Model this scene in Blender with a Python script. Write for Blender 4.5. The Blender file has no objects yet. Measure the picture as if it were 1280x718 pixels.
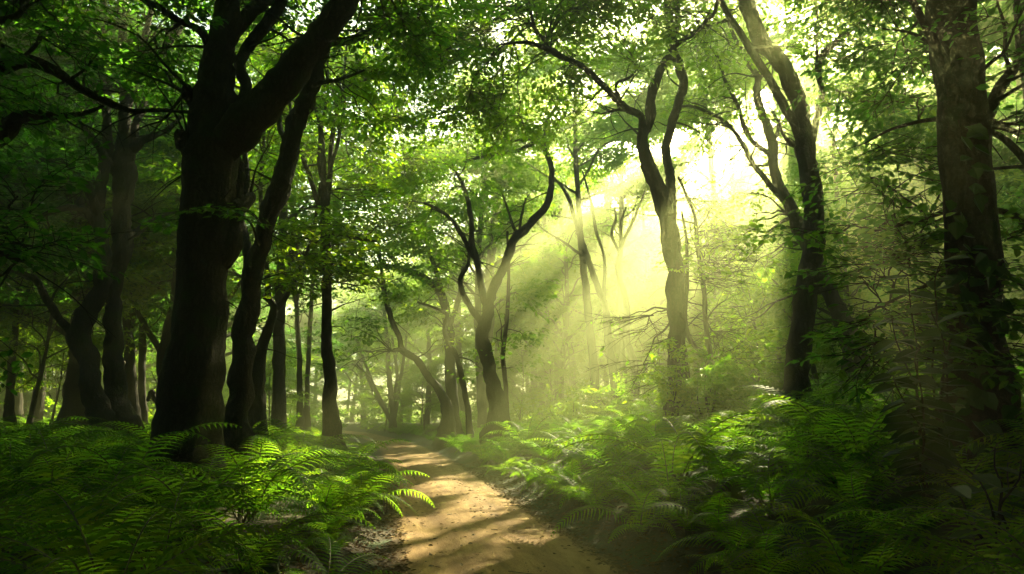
import bpy, math, random, zlib
import numpy as np
from mathutils import Vector, noise

random.seed(11)
R = np.random.default_rng(11)
S = bpy.context.scene
COL = S.collection
PI = math.pi
rad = math.radians

# ------------------------------------------------------------------ camera model
F = 24.0 / 36.0 * 1280
TH = math.atan(161 / F)
CZ = 1.6
cT, sT = math.cos(TH), math.sin(TH)


def reseed(text):
    """each thing draws its own random numbers, so that changing one leaves the others as they are"""
    global R
    k = zlib.crc32(str(text).encode())
    R = np.random.default_rng(k)
    random.seed(k)


def ray(px, py):
    a = (px - 640) / F
    b = (359 - py) / F
    return a, cT - b * sT, sT + b * cT


def P(px, py, d):
    a, f, u = ray(px, py)
    return np.array([a * d / f, d, CZ + u * d / f])


def pxm(px, py, d):
    """metres per photograph pixel at that spot"""
    a, f, u = ray(px, py)
    return d / f / F


SUN_AZ = rad(23.8)
SUN_EL = rad(28.4)
SD = np.array([math.sin(SUN_AZ) * math.cos(SUN_EL), math.cos(SUN_AZ) * math.cos(SUN_EL), math.sin(SUN_EL)])
SU = np.array([math.cos(SUN_AZ), -math.sin(SUN_AZ), 0.0])
SV = np.cross(SU, SD)
SV = SV if SV[2] > 0 else -SV


def suv(p):
    """position across the sun's beam, relative to the camera"""
    q = np.asarray(p, float) - np.array([0, 0, CZ])
    return q @ SU, q @ SV


# ------------------------------------------------------------------ terrain
_cy = np.array([-60, -30, -15, 0, 7.4, 11, 17.5, 25.4, 34.5, 45.4, 66, 80, 100, 140, 220], float)
_cx = np.array([6, 3.5, 1.9, 0.75, 0.15, -0.72, -1.75, -3.35, -5.3, -8.1, -14.6, -21, -33, -60, -115], float)
_ty = np.linspace(-60, 220, 1401)
_tx = np.interp(_ty, _cy, _cx)
for _ in range(3):
    _k = np.ones(21) / 21
    _tx = np.convolve(np.pad(_tx, 10, mode='edge'), _k, mode='valid')
_tx = _tx + np.interp(_ty, _cy, _cx)[0] * 0


def xc(y):
    return np.interp(y, _ty, _tx)


def vnoise(x, y, f, seed):
    """cheap smooth sum of sines, vectorised"""
    r = np.random.default_rng(seed)
    o = np.zeros(np.broadcast(x, y).shape)
    for i in range(6):
        a = r.uniform(0, 2 * PI)
        k = f * r.uniform(0.6, 1.7)
        o = o + np.sin((x * math.cos(a) + y * math.sin(a)) * k + r.uniform(0, 6.28))
    return o / 6


def half_w(y, side):
    y = np.asarray(y, float)
    return 1.36 + 0.09 * np.sin(y * 0.9 + side * 2) + 0.07 * np.sin(y * 2.3 + side) + 0.04 * np.sin(y * 5.1 + 2 * side)


def sstep(t):
    t = np.clip(t, 0, 1)
    return t * t * (3 - 2 * t)


def ground_off(o, y):
    """height at offset o from the centre of the path"""
    o = np.asarray(o, float)
    y = np.asarray(y, float)
    x = xc(y) + o
    r = np.maximum(0, o - 1.35)
    l = np.maximum(0, -o - 1.35)
    k = np.interp(y, [0, 9, 20, 34, 60], [0.21, 0.29, 0.265, 0.14, 0.07])
    hr = 0.10 * sstep(r / 0.7) + k * 9.0 * (1 - np.exp(-r / 9.0))
    hl = 0.13 * sstep(l / 0.8) + 0.085 * 10 * (1 - np.exp(-l / 10.0))
    w = np.clip((r + l) / 1.5, 0, 1)
    h = hr + hl + w * (0.16 * vnoise(x, y, 0.7, 3) + 0.07 * vnoise(x, y, 2.3, 4))
    inn = np.clip(1 - (r + l) * 3, 0, 1)
    rut = np.exp(-((np.abs(o + 0.06 * np.sin(y * 0.7)) - 0.62) / 0.2) ** 2)
    h = h + inn * (-0.035 * rut + 0.012 * vnoise(x, y, 5.0, 5) + 0.02 * np.cos(o * 1.1))
    return h


def gz(x, y):
    return ground_off(np.asarray(x, float) - xc(y), y)


# ------------------------------------------------------------------ mesh helpers
def mesh_of(name, V, Fc, mats, mi=None, smooth=False, uv=None):
    """V (n,3); Fc (m,k) one polygon size"""
    V = np.asarray(V, np.float32)
    Fc = np.asarray(Fc, np.int32)
    me = bpy.data.meshes.new(name)
    n, m, k = len(V), len(Fc), Fc.shape[1]
    me.vertices.add(n)
    me.vertices.foreach_set('co', V.ravel())
    me.loops.add(m * k)
    me.loops.foreach_set('vertex_index', Fc.ravel())
    me.polygons.add(m)
    me.polygons.foreach_set('loop_start', np.arange(0, m * k, k, dtype=np.int32))
    me.polygons.foreach_set('loop_total', np.full(m, k, np.int32))
    if not isinstance(mats, (list, tuple)):
        mats = [mats]
    for q in mats:
        me.materials.append(q)
    if mi is not None:
        me.polygons.foreach_set('material_index', np.asarray(mi, np.int32))
    me.polygons.foreach_set('use_smooth', np.full(m, bool(smooth)))
    if uv is not None:
        l = me.uv_layers.new(name='UVMap')
        l.data.foreach_set('uv', np.asarray(uv, np.float32)[Fc.ravel()].ravel())
    me.update(calc_edges=True)
    return me


def link(name, me, parent=None, loc=None, rot=None):
    o = bpy.data.objects.new(name, me)
    COL.objects.link(o)
    if parent is not None:
        o.parent = parent
    if loc is not None:
        o.location = loc
    if rot is not None:
        o.rotation_euler = rot
    return o


def tag(o, label, cat, group=None, kind=None):
    o['label'] = label
    o['category'] = cat
    if group:
        o['group'] = group
    if kind:
        o['kind'] = kind
    return o


def thing(name, label, cat, loc, group=None):
    o = link(name, None, None, loc)
    o.empty_display_size = 0.3
    return tag(o, label, cat, group)


def unit(v):
    v = np.asarray(v, float)
    return v / (np.linalg.norm(v) + 1e-9)


def catmull(pts, step):
    """smooth a polyline with attached radius column (n,4) to about the given step"""
    pts = np.asarray(pts, float)
    if len(pts) == 2:
        n = max(3, int(np.linalg.norm(pts[1, :3] - pts[0, :3]) / step) + 1)
        return np.linspace(pts[0], pts[1], n)
    q = np.vstack([2 * pts[0] - pts[1], pts, 2 * pts[-1] - pts[-2]])
    out = []
    for i in range(1, len(q) - 2):
        p0, p1, p2, p3 = q[i - 1], q[i], q[i + 1], q[i + 2]
        n = max(2, int(np.linalg.norm(p2[:3] - p1[:3]) / step) + 1)
        t = np.linspace(0, 1, n, endpoint=False)[:, None]
        c = 0.5 * ((2 * p1) + (-p0 + p2) * t + (2 * p0 - 5 * p1 + 4 * p2 - p3) * t ** 2 + (-p0 + 3 * p1 - 3 * p2 + p3) * t ** 3)
        out.append(c)
    out.append(pts[-1:])
    o = np.vstack(out)
    o[:, 3] = np.maximum(o[:, 3], 0.004)
    return o


class Tubes:
    def __init__(self):
        self.V, self.F, self.n = [], [], 0

    def add(self, pts, seg=8, rough=0.0, seed=0.0, flare=0.0, flare_h=0.8, wob=0.0):
        """pts (n,4): swept tube; rough = bark relief as a share of the radius; flare = root buttress at the first point"""
        pts = np.asarray(pts, float)
        n = len(pts)
        if n < 2:
            return
        c = pts[:, :3].copy()
        r = pts[:, 3]
        if wob > 0:
            for i in range(1, n - 1):
                v = noise.noise_vector(Vector(c[i]) * 0.9 + Vector((seed, seed * 2, 0)))
                v2 = noise.noise_vector(Vector(c[i]) * 3.1 + Vector((seed * 3, seed, 5)))
                c[i] += np.array(v) * wob * r[i] + np.array(v2) * min(.28, wob * .45 + .04) * r[i]
        t = np.gradient(c, axis=0)
        t /= np.linalg.norm(t, axis=1)[:, None] + 1e-9
        ref = np.array([0, 1, 0]) if abs(t[0][1]) < 0.8 else np.array([1, 0, 0])
        a = unit(np.cross(t[0], ref))
        ang = np.linspace(0, 2 * PI, seg, endpoint=False)
        ca, sa = np.cos(ang), np.sin(ang)
        rows = []
        L = 0.0
        for i in range(n):
            if i:
                a = unit(a - t[i] * np.dot(a, t[i]))
                L += np.linalg.norm(c[i] - c[i - 1])
            b = np.cross(t[i], a)
            rr = np.full(seg, r[i])
            if rough > 0:
                d = ca[:, None] * a + sa[:, None] * b
                for j in range(seg):
                    p = Vector(c[i] + d[j] * r[i])
                    s1 = 1.3 / max(r[i], 0.12)
                    m = noise.noise(Vector((p.x * s1, p.y * s1, p.z * s1 * 0.35)) + Vector((seed, 0, 0)))
                    m2 = noise.noise(Vector((p.x * s1 * 0.45, p.y * s1 * 0.45, p.z * s1 * 0.40)) + Vector((0, seed, 7)))
                    m3 = noise.noise(p * 11 + Vector((seed, 3, 1)))
                    rr[j] *= 1 + rough * (0.7 * m + 1.2 * m2 + 0.25 * m3)
            if flare > 0:
                e = math.exp(-max(0, L - 0.25) / flare_h)
                rr *= 1 + flare * e * (0.45 + 0.75 * np.maximum(0, np.cos(ang * 2.5 + seed)) ** 2 + 0.5 * np.maximum(0, np.sin(ang * 2 - seed * 3)))
            rows.append(c[i] + (ca * rr)[:, None] * a + (sa * rr)[:, None] * b)
        V = np.vstack(rows + [c[-1:] + t[-1:] * r[-1]])
        i = np.arange(n - 1)[:, None] * seg
        j = np.arange(seg)[None, :]
        k = (j + 1) % seg
        Q = np.stack([i + j, i + k, i + seg + k, i + seg + j], -1).reshape(-1, 4)
        lst = (n - 1) * seg
        tip = n * seg
        jj = np.arange(seg)
        cap = np.stack([lst + jj, lst + (jj + 1) % seg, np.full(seg, tip), np.full(seg, tip)], -1)
        cap = cap[::1]
        Q = np.vstack([Q, np.stack([lst + jj[0::2], lst + (jj[0::2] + 1) % seg, lst + (jj[0::2] + 2) % seg, np.full(len(jj[0::2]), tip)], -1)]) if seg % 2 == 0 else Q
        self.V.append(V)
        self.F.append(Q + self.n)
        self.n += len(V)

    def mesh(self, name, mat):
        return mesh_of(name, np.vstack(self.V), np.vstack(self.F), mat, smooth=True)

    def ok(self):
        return self.n > 0


# ------------------------------------------------------------------ materials
def new_mat(name):
    m = bpy.data.materials.new(name)
    m.use_nodes = True
    nt = m.node_tree
    nt.nodes.clear()
    return m, nt, nt.nodes, nt.links


def N(nodes, kind, **kw):
    n = nodes.new(kind)
    for k, v in kw.items():
        if k in n.inputs.keys() if isinstance(k, str) else False:
            n.inputs[k].default_value = v
        else:
            setattr(n, k, v)
    return n


def ramp(nodes, stops):
    r = nodes.new('ShaderNodeValToRGB')
    e = r.color_ramp.elements
    while len(e) < len(stops):
        e.new(0.5)
    for el, (p, c) in zip(e, stops):
        el.position = p
        el.color = (*c, 1)
    return r


def leaf_mat(name, cols, tcols, tfac=0.5, rough=0.42, spec=0.35):
    m, nt, nd, lk = new_mat(name)
    g = nd.new('ShaderNodeNewGeometry')
    r1 = ramp(nd, cols)
    r2 = ramp(nd, tcols)
    oi = nd.new('ShaderNodeObjectInfo')
    mu = nd.new('ShaderNodeMath')
    mu.operation = 'MULTIPLY_ADD'
    mu.inputs[1].default_value = .6
    lk.new(g.outputs['Random Per Island'], mu.inputs[0])
    ob = nd.new('ShaderNodeMath')
    ob.operation = 'MULTIPLY'
    ob.inputs[1].default_value = .4
    lk.new(oi.outputs['Random'], ob.inputs[0])
    lk.new(ob.outputs[0], mu.inputs[2])
    lk.new(mu.outputs[0], r1.inputs[0])
    lk.new(mu.outputs[0], r2.inputs[0])
    b = nd.new('ShaderNodeBsdfPrincipled')
    b.inputs['Roughness'].default_value = rough
    b.inputs['Specular IOR Level'].default_value = spec * .35
    t = nd.new('ShaderNodeBsdfTranslucent')
    mx = nd.new('ShaderNodeMixShader')
    mx.inputs[0].default_value = tfac
    o = nd.new('ShaderNodeOutputMaterial')
    lk.new(r1.outputs[0], b.inputs['Base Color'])
    lk.new(r2.outputs[0], t.inputs['Color'])
    lk.new(b.outputs[0], mx.inputs[1])
    lk.new(t.outputs[0], mx.inputs[2])
    lk.new(mx.outputs[0], o.inputs[0])
    return m


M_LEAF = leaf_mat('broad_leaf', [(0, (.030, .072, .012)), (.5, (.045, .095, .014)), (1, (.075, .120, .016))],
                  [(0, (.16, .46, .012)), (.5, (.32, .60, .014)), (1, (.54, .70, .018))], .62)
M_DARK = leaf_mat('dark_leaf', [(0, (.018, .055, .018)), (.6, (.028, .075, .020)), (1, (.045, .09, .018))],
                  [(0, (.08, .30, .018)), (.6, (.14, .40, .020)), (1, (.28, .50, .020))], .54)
M_FERN = leaf_mat('fern_green', [(0, (.030, .085, .014)), (.5, (.045, .110, .016)), (.93, (.070, .125, .020)), (1, (.13, .10, .03))],
                  [(0, (.18, .50, .014)), (.5, (.30, .60, .018)), (1, (.48, .66, .020))], .55, .55, .08)
M_IVY = leaf_mat('glossy_leaf', [(0, (.018, .050, .015)), (1, (.035, .075, .020))],
                 [(0, (.05, .14, .02)), (1, (.09, .2, .022))], .35, .3, .5)


def bark_mat(name, c0, c1, moss, moss_amt):
    m, nt, nd, lk = new_mat(name)
    tc = nd.new('ShaderNodeTexCoord')
    mp = nd.new('ShaderNodeMapping')
    mp.inputs['Scale'].default_value = (1, 1, .22)
    lk.new(tc.outputs['Object'], mp.inputs[0])
    v = nd.new('ShaderNodeTexVoronoi')
    v.feature = 'DISTANCE_TO_EDGE'
    v.inputs['Scale'].default_value = 13
    n1 = nd.new('ShaderNodeTexNoise')
    n1.inputs['Scale'].default_value = 9
    n1.inputs['Detail'].default_value = 6
    n1.inputs['Roughness'].default_value = .65
    add = nd.new('ShaderNodeMixRGB')
    add.blend_type = 'LINEAR_LIGHT'
    add.inputs[0].default_value = .09
    lk.new(mp.outputs[0], add.inputs[1])
    lk.new(n1.outputs['Color'], add.inputs[2])
    lk.new(tc.outputs['Object'], n1.inputs['Vector'])
    lk.new(add.outputs[0], v.inputs['Vector'])
    cr = ramp(nd, [(0, c0), (.22, c1), (1, tuple(x * 1.25 for x in c1))])
    lk.new(v.outputs['Distance'], cr.inputs[0])
    n2 = nd.new('ShaderNodeTexNoise')
    n2.inputs['Scale'].default_value = 2.1
    n2.inputs['Detail'].default_value = 7
    n2.inputs['Roughness'].default_value = .7
    lk.new(tc.outputs['Object'], n2.inputs['Vector'])
    mr = ramp(nd, [(.62 - moss_amt, (0, 0, 0)), (.72 - moss_amt * .6, (1, 1, 1))])
    lk.new(n2.outputs['Fac'], mr.inputs[0])
    mx = nd.new('ShaderNodeMixRGB')
    lk.new(mr.outputs[0], mx.inputs[0])
    lk.new(cr.outputs[0], mx.inputs[1])
    mx.inputs[2].default_value = (*moss, 1)
    b = nd.new('ShaderNodeBsdfPrincipled')
    b.inputs['Roughness'].default_value = .85
    b.inputs['Specular IOR Level'].default_value = .25
    lk.new(mx.outputs[0], b.inputs['Base Color'])
    bp = nd.new('ShaderNodeBump')
    bp.inputs['Strength'].default_value = 1.0
    bp.inputs['Distance'].default_value = .06
    h = nd.new('ShaderNodeMath')
    h.operation = 'MULTIPLY_ADD'
    lk.new(n1.outputs['Fac'], h.inputs[0])
    h.inputs[1].default_value = .5
    sc = nd.new('ShaderNodeMath')
    sc.operation = 'MINIMUM'
    sc.inputs[1].default_value = .3
    lk.new(v.outputs['Distance'], sc.inputs[0])
    lk.new(sc.outputs[0], h.inputs[2])
    lk.new(h.outputs[0], bp.inputs['Height'])
    lk.new(bp.outputs[0], b.inputs['Normal'])
    o = nd.new('ShaderNodeOutputMaterial')
    lk.new(b.outputs[0], o.inputs[0])
    return m


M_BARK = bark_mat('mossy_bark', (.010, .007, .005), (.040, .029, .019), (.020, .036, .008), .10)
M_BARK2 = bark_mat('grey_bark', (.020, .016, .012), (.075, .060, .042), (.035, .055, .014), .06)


def ground_mat():
    m, nt, nd, lk = new_mat('forest_floor')
    tc = nd.new('ShaderNodeTexCoord')
    n1 = nd.new('ShaderNodeTexNoise')
    n1.inputs['Scale'].default_value = 1.1
    n1.inputs['Detail'].default_value = 8
    n2 = nd.new('ShaderNodeTexNoise')
    n2.inputs['Scale'].default_value = 22
    n2.inputs['Detail'].default_value = 6
    n2.inputs['Roughness'].default_value = .7
    for n in (n1, n2):
        lk.new(tc.outputs['Object'], n.inputs['Vector'])
    soil = ramp(nd, [(.3, (.022, .015, .009)), (.55, (.06, .040, .022)), (.75, (.115, .075, .038))])
    lk.new(n2.outputs['Fac'], soil.inputs[0])
    mo = ramp(nd, [(.46, (0, 0, 0)), (.58, (1, 1, 1))])
    lk.new(n1.outputs['Fac'], mo.inputs[0])
    mx = nd.new('ShaderNodeMixRGB')
    lk.new(mo.outputs[0], mx.inputs[0])
    lk.new(soil.outputs[0], mx.inputs[1])
    mx.inputs[2].default_value = (.028, .052, .012, 1)
    b = nd.new('ShaderNodeBsdfPrincipled')
    b.inputs['Roughness'].default_value = .95
    lk.new(mx.outputs[0], b.inputs['Base Color'])
    bp = nd.new('ShaderNodeBump')
    bp.inputs['Strength'].default_value = .9
    bp.inputs['Distance'].default_value = .05
    lk.new(n2.outputs['Fac'], bp.inputs['Height'])
    lk.new(bp.outputs[0], b.inputs['Normal'])
    o = nd.new('ShaderNodeOutputMaterial')
    lk.new(b.outputs[0], o.inputs[0])
    return m


def path_mat():
    m, nt, nd, lk = new_mat('packed_dirt')
    uv = nd.new('ShaderNodeUVMap')
    mp = nd.new('ShaderNodeMapping')
    mp.inputs['Scale'].default_value = (1.0, .22, 1)
    lk.new(uv.outputs[0], mp.inputs[0])
    tr = nd.new('ShaderNodeTexNoise')          # wheel streaks along the track
    tr.inputs['Scale'].default_value = 5
    tr.inputs['Detail'].default_value = 7
    tr.inputs['Roughness'].default_value = .62
    lk.new(mp.outputs[0], tr.inputs['Vector'])
    fn = nd.new('ShaderNodeTexNoise')          # grit
    fn.inputs['Scale'].default_value = 55
    fn.inputs['Detail'].default_value = 5
    fn.inputs['Roughness'].default_value = .75
    lk.new(uv.outputs[0], fn.inputs['Vector'])
    c = ramp(nd, [(.28, (.20, .112, .045)), (.5, (.37, .225, .092)), (.72, (.50, .325, .145))])
    lk.new(tr.outputs['Fac'], c.inputs[0])
    g = ramp(nd, [(.3, (.55, .52, .48)), (.55, (1, 1, 1)), (.75, (1.25, 1.2, 1.1))])
    lk.new(fn.outputs['Fac'], g.inputs[0])
    mu = nd.new('ShaderNodeMixRGB')
    mu.blend_type = 'MULTIPLY'
    mu.inputs[0].default_value = .8
    lk.new(c.outputs[0], mu.inputs[1])
    lk.new(g.outputs[0], mu.inputs[2])
    # leaf mould creeping in from both edges
    sx = nd.new('ShaderNodeSeparateXYZ')
    lk.new(uv.outputs[0], sx.inputs[0])
    wn = nd.new('ShaderNodeTexNoise')          # damp and worn patches
    wn.inputs['Scale'].default_value = 1.3
    wn.inputs['Detail'].default_value = 5
    lk.new(mp.outputs[0], wn.inputs['Vector'])
    wr = ramp(nd, [(.35, (.55, .50, .45)), (.6, (1, 1, 1))])
    lk.new(wn.outputs['Fac'], wr.inputs[0])
    m2 = nd.new('ShaderNodeMixRGB')
    m2.blend_type = 'MULTIPLY'
    m2.inputs[0].default_value = .75
    lk.new(mu.outputs[0], m2.inputs[1])
    lk.new(wr.outputs[0], m2.inputs[2])
    ax = nd.new('ShaderNodeMath')
    ax.operation = 'ABSOLUTE'
    lk.new(sx.outputs[0], ax.inputs[0])
    tk = ramp(nd, [(.30, (1, 1, 1)), (.42, (.62, .56, .50)), (.55, (.62, .56, .50)), (.68, (1, 1, 1))])
    lk.new(ax.outputs[0], tk.inputs[0])
    m3 = nd.new('ShaderNodeMixRGB')
    m3.blend_type = 'MULTIPLY'
    lk.new(tr.outputs['Fac'], m3.inputs[0])
    lk.new(m2.outputs[0], m3.inputs[1])
    lk.new(tk.outputs[0], m3.inputs[2])
    mu = m3
    ab = nd.new('ShaderNodeMath')
    ab.operation = 'ABSOLUTE'
    lk.new(sx.outputs[0], ab.inputs[0])
    en = nd.new('ShaderNodeTexNoise')
    en.inputs['Scale'].default_value = 3.5
    en.inputs['Detail'].default_value = 8
    en.inputs['Roughness'].default_value = .7
    lk.new(uv.outputs[0], en.inputs['Vector'])
    ed = nd.new('ShaderNodeMath')
    ed.operation = 'MULTIPLY_ADD'
    ed.inputs[1].default_value = .9
    lk.new(en.outputs['Fac'], ed.inputs[0])
    lk.new(ab.outputs[0], ed.inputs[2])
    er = ramp(nd, [(.0, (0, 0, 0)), (1, (1, 1, 1))])
    mpz = nd.new('ShaderNodeMapRange')
    mpz.inputs['From Min'].default_value = 1.45
    mpz.inputs['From Max'].default_value = 1.75
    lk.new(ed.outputs[0], mpz.inputs['Value'])
    mx = nd.new('ShaderNodeMixRGB')
    lk.new(mpz.outputs[0], mx.inputs[0])
    lk.new(mu.outputs[0], mx.inputs[1])
    mx.inputs[2].default_value = (.050, .034, .019, 1)
    b = nd.new('ShaderNodeBsdfPrincipled')
    b.inputs['Roughness'].default_value = .9
    b.inputs['Specular IOR Level'].default_value = .2
    lk.new(mx.outputs[0], b.inputs['Base Color'])
    hh = nd.new('ShaderNodeMath')
    hh.operation = 'MULTIPLY_ADD'
    hh.inputs[1].default_value = .35
    lk.new(fn.outputs['Fac'], hh.inputs[0])
    lk.new(tr.outputs['Fac'], hh.inputs[2])
    bp = nd.new('ShaderNodeBump')
    bp.inputs['Strength'].default_value = .9
    bp.inputs['Distance'].default_value = .06
    lk.new(hh.outputs[0], bp.inputs['Height'])
    lk.new(bp.outputs[0], b.inputs['Normal'])
    o = nd.new('ShaderNodeOutputMaterial')
    lk.new(b.outputs[0], o.inputs[0])
    return m


def plain_mat(name, stops, rough=.85, scale=6):
    m, nt, nd, lk = new_mat(name)
    tc = nd.new('ShaderNodeTexCoord')
    n1 = nd.new('ShaderNodeTexNoise')
    n1.inputs['Scale'].default_value = scale
    n1.inputs['Detail'].default_value = 7
    n1.inputs['Roughness'].default_value = .65
    lk.new(tc.outputs['Object'], n1.inputs['Vector'])
    c = ramp(nd, stops)
    lk.new(n1.outputs['Fac'], c.inputs[0])
    b = nd.new('ShaderNodeBsdfPrincipled')
    b.inputs['Roughness'].default_value = rough
    lk.new(c.outputs[0], b.inputs['Base Color'])
    bp = nd.new('ShaderNodeBump')
    bp.inputs['Strength'].default_value = .7
    bp.inputs['Distance'].default_value = .02
    lk.new(n1.outputs['Fac'], bp.inputs['Height'])
    lk.new(bp.outputs[0], b.inputs['Normal'])
    o = nd.new('ShaderNodeOutputMaterial')
    lk.new(b.outputs[0], o.inputs[0])
    return m


M_GROUND = ground_mat()
M_PATH = path_mat()
M_ROCK = plain_mat('mossy_stone', [(.35, (.05, .048, .04)), (.5, (.030, .055, .014)), (.7, (.045, .075, .018))])
M_PEB = plain_mat('pebble', [(.35, (.10, .07, .045)), (.65, (.26, .19, .12))], .8, 30)
M_STALK = plain_mat('fern_stalk', [(.3, (.07, .075, .02)), (.7, (.11, .09, .03))], .6, 20)
M_LITTER = leaf_mat('dead_leaf', [(0, (.05, .028, .012)), (.5, (.12, .065, .025)), (1, (.20, .12, .05))],
                    [(0, (.05, .03, .01)), (1, (.12, .07, .02))], .2, .7, .2)

# ------------------------------------------------------------------ ground and path
def build_ground():
    far = np.array([3, 4.2, 5.8, 8, 11, 15, 20, 27, 36, 50, 70, 100, 140.0])
    near = np.arange(1.35, 14, .22)
    side = np.concatenate([near, near[-1] + far])
    ys = np.concatenate([np.arange(-40, -2, 1.5), np.arange(-2, 30, .22), np.arange(30, 70, .6), np.arange(70, 205, 4.0)])
    inn = np.linspace(-1.3, 1.3, 11)
    offs = np.concatenate([-side[::-1], inn[1:-1], side])
    O, Y = np.meshgrid(offs, ys)
    HWL, HWR = half_w(Y, 1), half_w(Y, 2)
    edge = np.abs(O) >= 1.349
    fade = np.exp(-(np.abs(O) - 1.35) / 1.5)
    O2 = np.where(edge, np.where(O < 0, O + (1.35 - HWL) * fade, O - (1.35 - HWR) * fade), O)
    X = xc(Y) + O2
    Z = ground_off(O2, Y) - np.where(edge, 0, .06)
    V = np.stack([X, Y, Z], -1).reshape(-1, 3)
    nx, ny = len(offs), len(ys)
    i = (np.arange(ny - 1)[:, None] * nx + np.arange(nx - 1)[None, :]).reshape(-1)
    Q = np.stack([i, i + 1, i + nx + 1, i + nx], -1)
    o = link('ground', mesh_of('ground', V, Q, M_GROUND, smooth=True))
    tag(o, 'dark mossy forest floor under the ferns and trees', 'ground', kind='structure')
    # path sheet: same edges, finer inside
    us = np.linspace(0, 1, 33)
    U, Y = np.meshgrid(us, ys)
    O = -half_w(Y, 1) * (1 - U) + half_w(Y, 2) * U
    X = xc(Y) + O
    Z = ground_off(O, Y) + .004 * np.sin(U * PI)
    V = np.stack([X, Y, Z], -1).reshape(-1, 3)
    nx = len(us)
    i = (np.arange(ny - 1)[:, None] * nx + np.arange(nx - 1)[None, :]).reshape(-1)
    Q = np.stack([i, i + 1, i + nx + 1, i + nx], -1)
    uv = np.stack([O, Y], -1).reshape(-1, 2)
    o = link('path', mesh_of('path', V, Q, M_PATH, smooth=True, uv=uv))
    tag(o, 'winding tan dirt track with faint wheel ruts curving left into the woods', 'path', kind='structure')


build_ground()

# ------------------------------------------------------------------ leaves
LEAF6 = np.array([[0, 0, 0], [.30, -.27, .07], [.68, -.21, .05], [1, 0, -.06], [.68, .21, .05], [.30, .27, .07]])
LQ6 = np.array([[0, 1, 2, 3], [0, 3, 4, 5]])


def leaves_mesh(name, o, d, nrm, s, mat, stretch=1.0, raw=False):
    """one mesh of many leaves: o origin, d direction, nrm normal, s size"""
    o, d, nrm = np.asarray(o), np.asarray(d), np.asarray(nrm)
    d = d / (np.linalg.norm(d, axis=1)[:, None] + 1e-9)
    nrm = nrm - d * (nrm * d).sum(1)[:, None]
    nrm /= np.linalg.norm(nrm, axis=1)[:, None] + 1e-9
    sd = np.cross(nrm, d)
    L, Q = (LEAF6, LQ6)
    T = L[None] * np.asarray(s)[:, None, None]
    V = o[:, None] + T[..., 0:1] * d[:, None] + T[..., 1:2] * sd[:, None] * stretch + T[..., 2:3] * nrm[:, None]
    k = len(L)
    Fq = (np.arange(len(o)) * k)[:, None, None] + Q[None]
    if raw:
        return V.reshape(-1, 3), Fq.reshape(-1, 4)
    return mesh_of(name, V.reshape(-1, 3), Fq.reshape(-1, 4), mat)


def make_spray(seed, nside=7, per=4):
    """flat fan of leaves on a forked twig, one unit long along +x"""
    r = np.random.default_rng(seed)
    o, d, n, s, tw = [], [], [], [], []

    def put(p, dr, sz):
        o.append(p)
        d.append(unit(dr + r.normal(0, .22, 3)))
        n.append(unit(np.array([0, 0, 1.0]) + r.normal(0, .38, 3)))
        s.append(sz * r.uniform(.5, 1.3))
    main = [np.array([t, .07 * math.sin(t * 4 + seed), -.16 * t * t]) for t in np.linspace(0, 1, 6)]
    tw.append(np.array(main))
    for i in range(nside):
        t = .12 + .86 * i / (nside - 1)
        p = np.array([t, .07 * math.sin(t * 4 + seed), -.16 * t * t])
        sg = 1 if i % 2 else -1
        a = rad(r.uniform(38, 62)) * sg
        L = (.52 * (1 - t) + .17) * r.uniform(.8, 1.2)
        dr = np.array([math.cos(a), math.sin(a), r.uniform(-.22, .05)])
        tw.append(np.array([p, p + dr * L]))
        for k in range(per):
            q = p + dr * L * (k + 1) / per + r.normal(0, .012, 3)
            b = a + rad(55) * (1 if k % 2 else -1)
            if k == per - 1:
                b = a
            put(q, np.array([math.cos(b), math.sin(b), -.25]), 1)
        put(p, np.array([math.cos(-a), math.sin(-a), -.2]), 1)
    put(main[-1], np.array([1, 0, -.3]), 1.1)
    return dict(o=np.array(o), d=np.array(d), n=np.array(n), s=np.array(s), tw=tw)


SPRAYS = [make_spray(i, 7 + i % 3, 3 + i % 2) for i in range(10)]


class Crown:
    def __init__(self):
        self.o, self.d, self.n, self.s = [], [], [], []
        self.tw = Tubes()

    def spray(self, p, dr, scale, leaf, twig=True, up=None, keep=None):
        T = SPRAYS[random.randrange(len(SPRAYS))]
        x = unit(dr)
        z = unit((np.array([0, 0, 1.0]) if up is None else up) + R.normal(0, .22, 3))
        z = unit(z - x * np.dot(z, x))
        y = np.cross(z, x)
        M = np.stack([x, y, z])
        o = np.asarray(p) + (T['o'] * scale) @ M
        self.o.append(o)
        self.d.append(T['d'] @ M)
        self.n.append(T['n'] @ M)
        self.s.append(T['s'] * leaf)
        if twig:
            for k, t in enumerate(T['tw']):
                q = np.asarray(p) + (t * scale) @ M
                r = np.linspace(.006, .002, len(q)) if k == 0 else np.linspace(.004, .0015, len(q))
                self.tw.add(np.column_stack([q, r * (1 + scale * .5)]), 4 if k == 0 else 4)

    def leaf(self, p, d, n, s):
        self.o.append(np.array([p]))
        self.d.append(np.array([d]))
        self.n.append(np.array([n]))
        self.s.append(np.array([s]))

    def arrays(self):
        return np.vstack(self.o), np.vstack(self.d), np.vstack(self.n), np.concatenate(self.s)

    def mesh(self, name, mat, gap=None):
        o, d, n, s = np.vstack(self.o), np.vstack(self.d), np.vstack(self.n), np.concatenate(self.s)
        if gap is not None:
            k = gap(o)
            o, d, n, s = o[k], d[k], n[k], s[k]
        return leaves_mesh(name, o, d, n, s, mat)


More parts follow.
